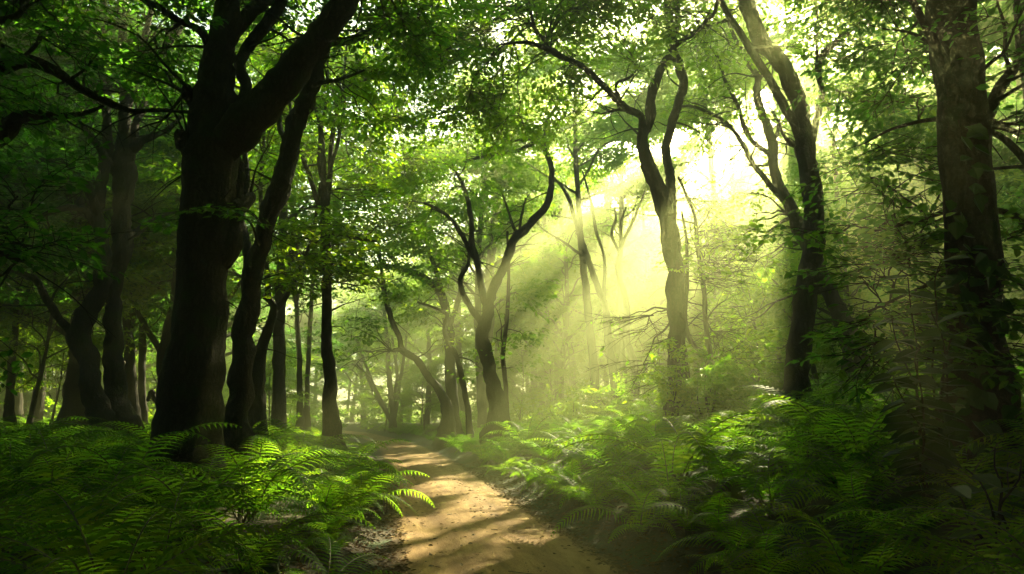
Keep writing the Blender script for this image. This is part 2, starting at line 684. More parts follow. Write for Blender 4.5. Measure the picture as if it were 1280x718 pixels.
def bend(p0, p1, k=7, sag=.0, jit=.08, r0=.05, r1=.012):
    """a crooked branch from p0 to p1"""
    p0, p1 = np.asarray(p0, float), np.asarray(p1, float)
    L = np.linalg.norm(p1 - p0)
    t = np.linspace(0, 1, k)
    q = p0 + (p1 - p0) * t[:, None]
    q[:, 2] += sag * L * np.sin(t * PI)
    a = R.normal(0, jit * L, (k, 3)) * np.sin(t * PI)[:, None]
    a = (a + np.roll(a, 1, 0)) / 2
    q += a
    return catmull(np.column_stack([q, r0 + (r1 - r0) * t ** .8]), max(.12, L / 14))


# where the sun finds a hole in the canopy and where the crowns stand close: spots on the ground and on trunks
def floor_at(px, py, lift):
    a, f, u = ray(px, py)
    t = np.linspace(4, 60, 1400)
    x, y, z = a * t, f * t, CZ + u * t
    g = gz(x, y) + lift * np.clip((np.abs(x - xc(y)) - 1.2) / .6, 0, 1)
    k = np.argmax(z < g)
    return np.array([x[k], y[k], g[k]])


rt = random.Random(3)
LIT, SHADE = [], []
for (x0, y0, x1, y1, lift, n) in ((500, 632, 720, 690, 0, 7), (490, 565, 600, 618, 0, 6), (470, 546, 530, 560, 0, 4), (610, 510, 790, 600, .8, 28), (690, 485, 870, 565, .9, 22), (330, 520, 470, 585, .8, 8),
                                  (290, 560, 350, 600, .8, 2)):
    for i in range(n):
        LIT.append(floor_at(rt.uniform(x0, x1), rt.uniform(y0, y1), lift))
LIT = [q if (i < 13 or i >= 63 or q[1] > 11.5) else np.array([q[0] * 1.25, q[1] * 1.25 + 1.5, float(gz(q[0] * 1.25, q[1] * 1.25 + 1.5)) + .8]) for i, q in enumerate(LIT)]
AIR = []
for d in (17, 24, 31, 38, 45):
    for i in range(9):
        AIR.append(P(rt.uniform(650, 880), rt.uniform(110, 440), d))
for (x0, y0, x1, y1, d0, d1, n) in ((560, 60, 690, 280, 23, 27, 12), (430, 150, 530, 330, 20, 34, 10), (890, 100, 950, 420, 19, 22, 10), (1010, 40, 1110, 200, 14, 17, 8), (360, 310, 420, 345, 17, 19, 4), (640, 20, 860, 130, 16, 18, 8)):
    for i in range(n):
        AIR.append(P(rt.uniform(x0, x1), rt.uniform(y0, y1), rt.uniform(d0, d1)))
for (x0, y0, x1, y1, lift, n) in ((0, 570, 230, 715, .7, 40), (230, 640, 470, 715, .6, 10), (840, 600, 1270, 715, .8, 26), (1040, 520, 1280, 600, .8, 12), (690, 650, 800, 715, 0, 3), (0, 500, 200, 560, .7, 10)):
    for i in range(n):
        SHADE.append(floor_at(rt.uniform(x0, x1), rt.uniform(y0, y1), lift))
for i in range(16):
    SHADE.append(P(rt.uniform(215, 290), rt.uniform(60, 560), 9.9))
for i in range(10):
    SHADE.append(P(rt.uniform(300, 390), rt.uniform(120, 500), 12.6))
for i in range(14):
    SHADE.append(P(rt.uniform(90, 170), rt.uniform(150, 520), 17))
for i in range(12):
    SHADE.append(P(rt.uniform(1150, 1270), rt.uniform(60, 560), 7))
for i in range(14):
    SHADE.append(P(rt.uniform(1150, 1270), rt.uniform(60, 560), rt.uniform(4, 7)))
for i in range(26):
    SHADE.append(P(rt.uniform(1010, 1270), rt.uniform(60, 600), rt.uniform(3, 7)))
for i in range(20):
    SHADE.append(P(rt.uniform(20, 400), rt.uniform(60, 560), rt.uniform(3, 9)))
LIT, AIR, SHADE = np.array(LIT), np.array(AIR), np.array(SHADE)


def cover(T, pts, rad_):
    """how many foliage points stand in the sun's way for each target"""
    d = pts[None] - T[:, None]
    t = d @ SD
    q2 = (d ** 2).sum(2) - t ** 2
    return ((t > 1.5) & (q2 < rad_ * rad_)).sum(1)


# holes through which the sun sends a beam into the air of the glade
BEAM = []
for (ph, rho, r_) in ((29, 18, 1.05), (36, 15, .9), (42.5, 17, 1.05), (49, 13.5, .8), (52, 18, 1.0), (57, 15, .95), (63, 12.5, .8), (68, 15, 1.0), (74, 13.5, .8), (22, 21, 1.1), (12, 21, 1.4), (19, 25, 1.6)):
    BEAM.append((np.array([0, 0, CZ]) - math.cos(rad(ph)) * rho * SU - math.sin(rad(ph)) * rho * SV, r_ * 1.15))
for (u_, v_, r_) in ((-23, -8, 2.0), (-28, -9.5, 2.0), (-19.5, -11.5, 1.9), (-15.5, -12.5, 1.6), (-33, -10.5, 2.2), (-25, -13, 1.9)):
    BEAM.append((np.array([0, 0, CZ]) + u_ * SU + v_ * SV, r_))
GAP_R = (.7, .5, .9, .6, .45)
SHADE_G = SHADE
HOLES = [(T, GAP_R[i % len(GAP_R)] * (1.35 if i < 13 else 1.45 if i < 63 else 1.2), 1.2) for i, T in enumerate(LIT)] + [(T, r_, -50) for (T, r_) in BEAM]
HOLES.append((np.array([0, 0, CZ]) - .15 * SU + .1 * SV, .34, 9))
for (x0, y0, x1, y1, d0, d1, n, r_) in ((885, 240, 970, 430, 20, 22, 13, .5), (560, 150, 700, 260, 24, 26, 7, .45), (360, 310, 425, 345, 17.5, 18.5, 4, .4), (410, 30, 560, 130, 12.5, 13.5, 8, .4), (430, 70, 520, 220, 19.5, 21.5, 8, .45), (590, 20, 740, 140, 16, 17, 8, .45), (800, 240, 905, 460, 16.8, 18, 7, .35), (440, 150, 520, 300, 24, 33, 5, .5)):
    for i in range(n):
        HOLES.append((P(rt.uniform(x0, x1), rt.uniform(y0, y1), rt.uniform(d0, d1)), r_ * rt.uniform(.8, 1.3), 1.6))
LIT = np.vstack([LIT, [T for T, r_ in BEAM]])


def gap_keep(o, holes=None):
    k = np.ones(len(o), bool)
    h = np.random.default_rng(len(o)).random(len(o))
    for T, r_, t0 in (HOLES if holes is None else holes):
        d = o - T
        t = d @ SD
        q = np.sqrt(np.maximum(0, (d ** 2).sum(1) - t ** 2))
        k &= ~((t > t0) & (q < r_ * (.85 + .3 * h)) & (h < .96))
    # leaves that keep a dark corner dark stay
    rem = np.where(~k)[0]
    if len(rem):
        back = np.zeros(len(rem), bool)
        for T in SHADE_G:
            d = o[rem] - T
            t = d @ SD
            back |= (t > 1.5) & ((d ** 2).sum(1) - t ** 2 < .55)
        for T in LIT[13:63]:
            d = o[rem] - T
            t = d @ SD
            back &= ~((t > 1.2) & ((d ** 2).sum(1) - t ** 2 < .5))
        k[rem[back]] = True
    return k


# ------------------------------------------------------------------ trees traced from the photograph
def traced(name, label, cat, d, trunk, limbs=(), pads=(), bark=None, leaf=None, lmat=None, spray=None, rough=.16, wob=.35,
           flare=.85, group=None, seg=16, dens=1.0, ground=True, side=True, twig=True, gap=True, sag=0.0):
    """trunk: (px, py, width px[, dz]) from the ground up; limbs the same, each with its depth drift; pads: foliage masses"""
    reseed(label)
    bark = bark or M_BARK
    lmat = lmat or M_LEAF
    leaf = leaf or min(.21, .085 + .0042 * d)
    spray = spray or min(1.8, .62 + .03 * d)

    def w3(pt, dd):
        dz = pt[3] if len(pt) > 3 else 0
        p = P(pt[0], pt[1], dd + dz)
        return [*p, max(.008, pt[2] * .5 * pxm(pt[0], pt[1], dd + dz))]
    tp = [w3(t, d) for t in trunk]
    base = np.array(tp[0])
    z0 = float(gz(base[0], base[1]))
    root = thing(name, label, cat, (base[0], base[1], z0), group)
    O = np.array([base[0], base[1], z0])

    def loc(a):
        a = np.array(a, float)
        a[:, :3] -= O
        return a
    # carry the stem down into the ground
    tp2 = [[base[0], base[1], z0 - .25, base[3] * 1.08]] if base[2] > z0 - .1 else []
    if base[2] < z0:
        tp[0][2] = z0 - .25
    tw = np.array(tp2 + tp)
    main = catmull(tw, .14 if d < 20 else .25)
    sd = random.uniform(0, 50)
    T = Tubes()
    T.add(loc(main), seg, rough, sd, flare, .45 + base[3] * .6, wob)
    link('trunk', T.mesh('trunk', bark), root)
    skel = [main]
    for lb in limbs:
        dz = lb[0]
        n = len(lb) - 1
        pts = [w3((q[0], q[1], q[2], dz * i / max(1, n - 1) + (lb[1][3] if len(lb[1]) > 3 else 0)), d) for i, q in enumerate(lb[1:])]
        c = catmull(pts, .14 if d < 20 else .25)
        # root the limb in the nearest earlier stem
        best = min(((np.linalg.norm(s[:, :3] - c[0, :3], axis=1).min(), si) for si, s in enumerate(skel)), key=lambda a: a[0])
        s = skel[best[1]]
        j = np.argmin(np.linalg.norm(s[:, :3] - c[0, :3], axis=1))
        if best[0] > s[j, 3] * .5 and best[0] < 2.5:
            c = np.vstack([[*s[j, :3], min(s[j, 3], c[0, 3] * 1.15)], c])
            c = catmull(c[::3] if len(c) > 8 else c, .12)
        LT = Tubes()
        LT.add(loc(c), 10 if d < 14 else 8, rough * .8, sd + len(skel), 0, 1, wob * .8)
        link('limb', LT.mesh('limb', bark), root)
        skel.append(c)
    # foliage
    C = Crown()
    BT = Tubes()
    for sk in skel:
        nn_ = len(sk)
        for _ in range(int(min(16, 3 + nn_ * .16))):
            q = sk[int(nn_ * random.uniform(.3, .98)) if nn_ > 3 else 0]
            L = random.uniform(.25, 1.3) * (1 + .02 * d)
            dr = unit(R.normal(0, 1, 3) * np.array([1, .8, .6]) + np.array([0, 0, .25]))
            r0_ = min(q[3] * .55, .012 + .016 * L)
            b1 = bend(q[:3], q[:3] + dr * L, 5, .04, .09, r0_, .005)
            BT.add(loc(b1), 5)
            if L > .6:
                for _k in range(2):
                    q2 = b1[int(len(b1) * random.uniform(.4, .9)), :3]
                    BT.add(loc(bend(q2, q2 + unit(dr + R.normal(0, .6, 3)) * L * .5, 4, .04, .09, .008, .003)), 4)
    allp = np.vstack([s[len(s) // 4:] for s in skel])
    for pd in pads:
        px, py, w, h, dd = pd[:5]
        den = (pd[5] if len(pd) > 5 else 1.0) * dens * 1.8
        c = P(px, py, dd)
        k = pxm(px, py, dd)
        a, b, hz = w * k / 2, w * k * .36, h * k / 2
        b = max(b, .5)
        j = np.argmin(np.linalg.norm(allp[:, :3] - c, axis=1))
        src = allp[j]
        vol = 4.19 * a * b * hz
        n = int(den * max(6, 3.2 * vol / (spray ** 2 * .55)))
        n = min(n, 420)
        q = R.normal(0, 1, (n, 3))
        q /= np.linalg.norm(q, axis=1)[:, None]
        q *= (R.random(n) ** .45)[:, None]
        lay = max(2, int(hz * 2 / .55))
        q[:, 2] = np.round((q[:, 2] + 1) / 2 * lay) / lay * 2 - 1 + R.normal(0, .05, n)
        pos = c + q * np.array([a, b, hz])
        pos[:, 2] += -.12 * (q[:, 0] ** 2 + q[:, 1] ** 2) * a * .5
        # feeder branches: clusters of sprays hang on a few crooked branches
        nb = max(2, min(22, n // 8))
        hub = pos[R.choice(n, nb, replace=False)]
        dist = np.linalg.norm(pos[:, None] - hub[None], axis=2)
        own = dist.argmin(1)
        pos = hub[own] + (pos - hub[own]) * np.array([.66, .66, .55])
        for hi in range(nb):
            L = np.linalg.norm(hub[hi] - src[:3])
            if L < 9:
                br = bend(src[:3], hub[hi], 8, .10, .06, min(src[3] * .5, .02 + .012 * L), .012)
                BT.add(loc(br), 6)
            else:
                br = bend(c, hub[hi], 6, .05, .06, .03, .012)
                BT.add(loc(br), 6)
            for pi in np.where(own == hi)[0]:
                j2 = np.argmin(np.linalg.norm(br[:, :3] - pos[pi], axis=1))
                p0 = br[j2, :3]
                dv = pos[pi] - p0
                dl = np.linalg.norm(dv)
                if dl > .25:
                    BT.add(loc(bend(p0, pos[pi], 4, .04, .05, .012, .005)), 4)
                hd = unit(np.array([dv[0], dv[1], dv[2] * .4]) + .5 * unit(hub[hi] - src[:3]) * np.array([1, 1, .3]) + R.normal(0, .35, 3) * np.array([1, 1, .35]))
                C.spray(pos[pi], hd, spray * random.uniform(.7, 1.25), leaf, twig and d < 21)
    parts = []
    if C.o:
        o, dd_, nn2, ss = C.arrays()
        if gap:
            k = gap_keep(o)
            o, dd_, nn2, ss = o[k], dd_[k], nn2[k], ss[k]
        L = leaves_mesh('tmp', o, dd_, nn2, ss, None, raw=True)
        parts.append((L[0] - O, L[1], 0))
    if C.tw.ok():
        parts.append((np.vstack(C.tw.V) - O, np.vstack(C.tw.F), 1))
    if BT.ok():
        parts.append((np.vstack(BT.V), np.vstack(BT.F), 1))
    if parts:
        off, Vs, Fs, mi = 0, [], [], []
        for V_, F_, m_ in parts:
            Vs.append(V_)
            Fs.append(F_ + off)
            mi.append(np.full(len(F_), m_))
            off += len(V_)
        mi = np.concatenate(mi)
        me = mesh_of('crown', np.vstack(Vs), np.vstack(Fs), [lmat, bark], mi)
        me.polygons.foreach_set('use_smooth', mi == 1)
        link('crown', me, root)
    return root, skel



# the great dark tree in the left foreground
traced('broadleaf_tree', 'huge gnarled dark old tree with one massive limb forking to the right', 'tree', 10.5,
       [(224, 640, 94), (231, 575, 80), (240, 500, 68), (247, 450, 63), (251, 400, 60), (255, 340, 58), (257, 290, 60), (258, 234, 61), (262, 190, 62),
        (266, 150, 54), (268, 117, 48), (273, 78, 37), (279, 39, 32), (287, 0, 28), (300, -60, 22), (310, -140, 14)],
       [[-.6, (272, 192, 46), (296, 166, 50), (318, 143, 46), (348, 112, 42), (375, 78, 38), (402, 43, 34), (430, 4, 31), (452, -40, 26), (490, -110, 16)],
        [1.0, (298, 145, 18), (309, 113, 15), (299, 86, 14), (305, 66, 14), (316, 51, 15), (336, 27, 15), (352, 0, 14), (368, -50, 9)],
        [.6, (276, 60, 18), (293, 38, 19), (313, 16, 18), (336, -4, 16), (375, -50, 10)],
        [-.8, (270, 80, 16), (260, 55, 12), (253, 42, 10), (242, 33, 9), (228, 28, 8), (215, 20, 8), (188, 4, 7), (160, -8, 5)],
        [.5, (276, 330, 40), (286, 290, 34), (290, 250, 30), (292, 215, 26), (286, 190, 20)],
        [.6, (288, 262, 20), (302, 256, 20), (314, 246, 12)],
        [-.4, (246, 190, 34), (232, 178, 26), (224, 166, 13)],
        [-.3, (250, 130, 30), (236, 118, 20), (233, 108, 9)]],
       [(120, 10, 230, 60, 10), (210, 60, 110, 50, 10.5), (340, -10, 160, 60, 11), (470, 10, 120, 60, 11), (520, 30, 90, 50, 11.5), (255, -120, 460, 120, 11, .7), (80, -90, 300, 120, 9, .8),
        (500, -110, 300, 110, 11, .7), (520, -230, 420, 150, 9, 1.2), (640, -420, 500, 200, 7, 1.0), (248, 262, 40, 20, 10.1, .5)],  # includes unseen foliage above the frame, added to close the sky overhead
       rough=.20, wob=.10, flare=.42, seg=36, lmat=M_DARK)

# the tree standing just out of frame on the left: its boughs reach in
traced('broadleaf_tree', 'dark tree at the left edge whose low boughs sweep in across the view', 'tree', 8.2,
       [(-190, 640, 90), (-180, 480, 66), (-170, 330, 60), (-150, 200, 52), (-120, 90, 42), (-95, 0, 32), (-80, -120, 20)],
       [[2.0, (-140, 170, 34), (-60, 110, 22), (20, 78, 17), (58, 82, 15), (78, 94, 11), (105, 113, 10), (133, 127, 9), (164, 139, 7), (200, 138, 5), (242, 141, 4)],
        [1.0, (-155, 235, 34), (-60, 210, 28), (0, 168, 23), (23, 150, 18), (47, 144, 14), (74, 146, 9), (105, 142, 6), (129, 133, 3)],
        [.5, (-110, 60, 20), (-30, 30, 12), (20, 20, 8), (35, -5, 6)],
        [-.5, (-160, 300, 20), (-60, 310, 12), (0, 318, 8), (40, 330, 4)]],
       [(20, 60, 120, 90, 8), (60, 20, 140, 70, 9), (10, 250, 90, 70, 8), (15, 310, 90, 80, 7.5, 1.5), (-40, 380, 110, 120, 7.5), (-100, 150, 200, 200, 8, .7), (-60, -60, 250, 130, 9, .7),
        (50, 110, 60, 40, 9.5, .6)],
       rough=.22, lmat=M_DARK)

# the pair of dark trees further in on the left
traced('broadleaf_tree', 'dark tall tree with knotted trunk and upswept forks, right one of a close pair', 'tree', 18,
       [(152, 540, 36), (146, 500, 28), (142, 470, 24), (138, 416, 21), (141, 357, 18), (148, 325, 25), (152, 305, 26), (149, 275, 20), (151, 240, 22), (153, 200, 25),
        (156, 180, 18), (156, 150, 13), (154, 117, 12), (153, 60, 10), (152, 0, 9), (150, -70, 7)],
       [[.4, (160, 196, 13), (172, 182, 12), (187, 172, 9), (207, 164, 7), (218, 156, 6), (236, 130, 4)],
        [1.0, (160, 190, 12), (168, 172, 10), (172, 148, 8), (183, 121, 7), (196, 90, 5)],
        [.5, (157, 140, 12), (166, 112, 11), (180, 92, 11), (195, 76, 10), (211, 55, 9), (226, 35, 8), (250, 0, 6)],
        [-1.0, (155, 105, 9), (164, 80, 9), (176, 66, 9), (182, 45, 8), (190, 10, 6)],
        [1.2, (157, 300, 16), (168, 292, 10), (184, 280, 7), (205, 270, 5), (228, 262, 4)],
        [-1.5, (143, 215, 14), (137, 207, 13), (129, 191, 10), (113, 172, 8), (98, 152, 6), (84, 140, 4)]],
       [(60, 120, 160, 90, 18), (150, 110, 120, 60, 17.5), (200, 130, 90, 70, 18.5), (110, 40, 180, 80, 18), (215, 95, 60, 60, 18), (200, 40, 110, 60, 18.5), (150, -70, 260, 90, 18)],
       rough=.28, wob=.6, lmat=M_DARK)
traced('leaning_tree', 'dark leaning tree with arching boughs, left one of a close pair', 'tree', 17.5,
       [(132, 545, 30), (127, 515, 25), (112, 470, 23), (102, 440, 25), (99, 420, 27), (108, 395, 24), (122, 368, 20), (129, 330, 17), (127, 300, 15), (122, 268, 14),
        (126, 235, 13), (130, 190, 12), (134, 130, 9), (130, 60, 7), (128, -30, 5)],
       [[-1.5, (94, 418, 14), (78, 405, 10), (62, 382, 9), (50, 358, 8), (40, 346, 8), (20, 340, 6), (0, 343, 4)],
        [-2.0, (122, 272, 11), (117, 250, 11), (105, 226, 10), (86, 207, 9), (66, 201, 8), (50, 202, 7), (23, 213, 6), (0, 226, 4)],
        [-2.0, (120, 285, 9), (105, 262, 8), (86, 259, 7), (58, 268, 6), (28, 280, 5), (0, 292, 4)],
        [-1.0, (106, 232, 7), (86, 224, 6), (56, 226, 5), (25, 235, 4), (0, 250, 3)]],
       [(40, 220, 130, 50, 16.5), (60, 300, 110, 60, 17), (20, 350, 90, 60, 17), (90, 190, 80, 60, 18), (60, 30, 200, 100, 19)],
       rough=.3, wob=.6, lmat=M_DARK)
traced('broadleaf_tree', 'shadowy many stemmed tree fanning upward behind the dark close pair', 'tree', 27,
       [(96, 545, 34), (98, 490, 28), (102, 430, 25), (106, 370, 22), (105, 320, 18), (100, 260, 12), (90, 200, 10), (76, 130, 7), (62, 60, 5)],
       [[2, (106, 345, 14), (112, 280, 12), (114, 220, 10), (117, 150, 8), (120, 60, 5)],
        [-1, (104, 330, 10), (92, 270, 8), (74, 215, 6), (52, 170, 4)],
        [1, (106, 350, 10), (116, 300, 8), (126, 250, 6), (140, 190, 4)],
        [1, (101, 280, 8), (99, 220, 7), (97, 150, 5), (95, 80, 4)]],
       [(70, 150, 150, 110, 27), (110, 60, 160, 90, 27), (40, 240, 110, 60, 26), (130, 230, 90, 50, 28)], lmat=M_DARK)

# leaning dark tree right of the great one
traced('leaning_tree', 'dark tree leaning to the right, crossing behind the massive limb', 'tree', 13,
       [(290, 545, 36), (294, 510, 30), (304, 430, 27), (310, 380, 25), (316, 340, 24), (332, 293, 23), (346, 245, 25), (363, 183, 24), (379, 133, 22), (391, 90, 20),
        (402, 62, 18), (418, 38, 15), (434, 10, 13), (446, -30, 11), (462, -110, 7)],
       [[.6, (400, 66, 13), (414, 55, 11), (437, 51, 10), (460, 40, 9), (485, 22, 8), (512, 18, 6), (540, 6, 4)],
        [1.2, (312, 345, 14), (309, 314, 13), (303, 287, 12), (301, 268, 9), (307, 245, 8), (306, 190, 7), (303, 140, 6), (305, 80, 5)],
        [1.5, (366, 180, 9), (352, 165, 7), (348, 130, 6), (344, 80, 5)],
        [-.5, (384, 118, 8), (396, 105, 6), (425, 100, 4), (455, 88, 3)]],
       [(420, 85, 120, 60, 13), (470, 60, 100, 60, 13.5), (350, 60, 90, 60, 14), (470, -40, 260, 90, 13), (540, 70, 110, 60, 14), (330, 190, 60, 70, 15, .7), (445, 140, 80, 40, 13.5, .7)],
       rough=.26, wob=.5, lmat=M_LEAF)
traced('broadleaf_tree', 'mid sized dark forked tree behind the leaning tree, with sunlit yellow leaves', 'tree', 19,
       [(320, 535, 24), (322, 494, 20), (325, 444, 16), (334, 415, 12), (340, 396, 10), (342, 383, 9), (336, 372, 8), (334, 345, 7), (330, 300, 6), (326, 240, 5), (330, 160, 4)],
       [[.5, (341, 388, 8), (352, 380, 7), (364, 360, 6), (378, 330, 5), (392, 290, 4), (400, 230, 3)]],
       [(385, 320, 75, 36, 18), (425, 330, 60, 36, 18.5, 1.3), (350, 350, 50, 30, 18), (400, 290, 70, 30, 19), (320, 230, 60, 60, 19), (350, 290, 50, 40, 19)])
traced('slender_tree', 'straight slender dark tree beside the left edge of the track', 'tree', 19,
       [(415, 545, 23), (414, 520, 18), (412, 469, 16), (410, 419, 13), (409, 344, 12), (408, 293, 12), (407, 262, 12), (405, 230, 8), (403, 175, 7), (398, 150, 5), (388, 110, 4), (380, 50, 3)],
       [[-.5, (406, 266, 7), (395, 248, 6), (387, 218, 6), (375, 187, 5), (367, 160, 4), (360, 110, 3)],
        [.5, (408, 258, 8), (412, 226, 7), (414, 183, 6), (422, 136, 5), (433, 113, 5), (453, 101, 4), (480, 98, 2)],
        [.8, (412, 215, 5), (424, 170, 4), (430, 130, 4), (431, 86, 3), (436, 30, 2)],
        [0, (405, 235, 5), (398, 200, 4), (402, 160, 4), (410, 110, 3), (408, 50, 2)],
        [.3, (409, 292, 6), (425, 293, 5), (445, 299, 4), (470, 302, 3)]],
       [(430, 170, 110, 80, 19), (450, 240, 80, 60, 19), (360, 160, 80, 70, 19), (455, 285, 90, 26, 18.5), (380, 90, 120, 70, 19.5), (440, 80, 110, 70, 20), (505, 130, 90, 70, 21, 1.6), (510, 200, 80, 50, 22, 1.3), (500, 60, 90, 60, 21, 1.6), (385, 300, 60, 34, 18.5, .7)], wob=.5)

# the twisted tree in the middle
traced('twisted_tree', 'twisted mossy tree with an S shaped upper limb at the right edge of the track', 'tree', 25,
       [(628, 552, 32), (623, 521, 24), (614, 482, 18), (609, 455, 17), (606, 430, 17), (608, 402, 15), (610, 374, 13), (620, 352, 12), (632, 335, 11), (641, 305, 11), (662, 283, 10),
        (679, 262, 9), (688, 240, 8), (690, 215, 7), (683, 190, 7), (671, 176, 6), (646, 189, 5), (615, 194, 4), (580, 202, 3)],
       [[.6, (608, 412, 10), (600, 402, 9), (590, 388, 8), (580, 366, 7), (575, 352, 6), (580, 340, 6), (586, 330, 5), (586, 312, 3)],
        [-.6, (608, 382, 10), (601, 348, 8), (594, 322, 8), (590, 300, 7), (588, 266, 6), (584, 245, 5), (570, 215, 3)],
        [-.5, (594, 324, 6), (580, 300, 6), (567, 279, 5), (554, 266, 4), (530, 254, 3)],
        [.4, (682, 190, 5), (681, 170, 4), (683, 155, 4), (701, 125, 3), (726, 108, 2)],
        [.3, (672, 178, 5), (660, 174, 4), (640, 176, 3), (615, 172, 2)],
        [.4, (650, 293, 5), (642, 285, 4), (636, 266, 3), (627, 240, 2)],
        [.4, (648, 295, 4), (652, 270, 3), (657, 248, 2)]],
       [(600, 190, 90, 34, 25, 1.6), (560, 215, 100, 40, 25, 1.6), (590, 150, 80, 36, 25, 1.3), (570, 245, 110, 36, 25.5), (520, 265, 110, 40, 26), (640, 172, 60, 26, 25), (690, 145, 60, 40, 25, .7), (560, 290, 90, 30, 26),
        (625, 225, 60, 26, 25, .7)], wob=.7, rough=.24)
traced('slender_tree', 'thin straight sapling tree with a leafy base just right of the twisted mossy tree', 'tree', 26,
       [(634, 530, 7), (632, 480, 6), (629, 447, 6), (633, 404, 5), (636, 340, 4), (634, 290, 3)], [],
       [(645, 415, 36, 50, 26, 1.2), (630, 460, 40, 40, 26), (640, 370, 30, 30, 26, .8)])
traced('crooked_tree', 'dark crooked tree whose stem bends sharply left over the far track', 'tree', 33,
       [(558, 540, 18), (557, 520, 15), (553, 498, 12), (544, 482, 10), (534, 469, 9), (520, 448, 9), (505, 440, 8), (501, 428, 7), (490, 402, 7), (481, 365, 6), (476, 330, 4), (472, 290, 3)],
       [[-.5, (506, 440, 6), (497, 437, 5), (490, 439, 3)],
        [.5, (486, 390, 5), (478, 360, 4), (462, 335, 3), (444, 320, 2)]],
       [(485, 330, 90, 50, 33), (455, 360, 80, 40, 32), (500, 290, 80, 50, 34), (440, 410, 70, 50, 31), (470, 440, 70, 40, 33), (445, 460, 50, 40, 32, 1.3), (430, 420, 40, 60, 31)], wob=.6)
traced('arching_tree', 'dark tree whose upper bough arches far left above the crooked stem', 'tree', 35,
       [(566, 540, 18), (564, 500, 15), (562, 450, 13), (561, 413, 12), (556, 385, 11), (549, 364, 10), (537, 352, 9), (520, 342, 9), (506, 337, 8), (485, 333, 7), (470, 336, 6), (455, 345, 4), (430, 352, 3)],
       [[.5, (500, 337, 6), (485, 315, 5), (470, 307, 5), (455, 300, 4), (435, 293, 3), (415, 291, 2)],
        [.8, (556, 385, 7), (545, 340, 6), (535, 310, 5), (528, 280, 4), (515, 240, 3)],
        [.8, (561, 410, 7), (574, 370, 6), (580, 330, 5), (590, 290, 3)]],
       [(490, 250, 150, 60, 35), (530, 205, 120, 50, 36), (460, 300, 100, 40, 35), (560, 330, 90, 40, 35), (520, 300, 90, 40, 35), (470, 215, 90, 50, 36), (545, 390, 80, 40, 34), (440, 335, 90, 30, 34)], lmat=M_LEAF)
traced('slender_tree', 'slim dark tree curving left between the crooked stem and the twisted tree', 'tree', 30,
       [(588, 540, 8), (585, 510, 7), (578, 475, 7), (571, 447, 6), (560, 425, 6), (556, 410, 5), (559, 395, 5), (552, 389, 4), (540, 384, 3), (522, 378, 2)], [],
       [(560, 380, 60, 30, 30), (530, 375, 60, 30, 30), (590, 440, 40, 40, 30, .8)], wob=.5)
traced('multi_stem_tree', 'cluster of thin dark stems rising from one root beside the far bend of the track', 'tree', 60,
       [(493, 545, 9), (490, 510, 7), (486, 470, 6), (484, 430, 5), (480, 385, 4), (476, 340, 3)],
       [[0, (492, 533, 6), (478, 505, 5), (463, 473, 4), (446, 425, 3)], [.6, (492, 530, 6), (498, 490, 5), (503, 460, 4), (508, 420, 3)],
        [-.6, (491, 528, 5), (470, 495, 4), (455, 465, 3), (440, 455, 2)], [1, (490, 515, 5), (496, 470, 4), (490, 420, 3)]],
       [(470, 400, 90, 40, 60), (450, 430, 60, 40, 60), (500, 410, 50, 40, 60), (480, 360, 70, 40, 60)])

# the pale bare pair in the light
traced('bare_tree', 'pale thin nearly leafless tree in the sunbeams, left of a matching pair', 'tree', 36,
       [(776, 525, 15), (770, 493, 12), (764, 450, 11), (759, 405, 9), (756, 380, 9), (748, 361, 8), (733, 317, 7), (723, 288, 6), (712, 250, 5), (703, 235, 4), (692, 222, 3)],
       [[.5, (755, 375, 6), (755, 322, 4), (745, 288, 4), (738, 249, 3), (728, 215, 2)],
        [-.5, (735, 322, 4), (722, 315, 4), (705, 303, 3), (680, 288, 2)],
        [.3, (718, 275, 3), (706, 272, 2), (690, 270, 2)]],
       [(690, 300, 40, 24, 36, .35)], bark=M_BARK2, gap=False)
traced('bare_tree', 'pale thin forked tree in the sunbeams, right of a matching pair', 'tree', 37,
       [(797, 525, 13), (794, 493, 11), (792, 454, 10), (783, 420, 8), (784, 385, 8), (778, 360, 7), (772, 338, 6), (775, 317, 6), (777, 308, 5), (787, 285, 4), (797, 263, 3), (806, 240, 2)],
       [[.3, (775, 315, 4), (766, 300, 4), (765, 288, 4), (770, 273, 3), (766, 250, 2)],
        [.5, (778, 306, 3), (776, 280, 3), (784, 255, 2)]],
       [(800, 330, 36, 24, 37, .35)], bark=M_BARK2, gap=False)

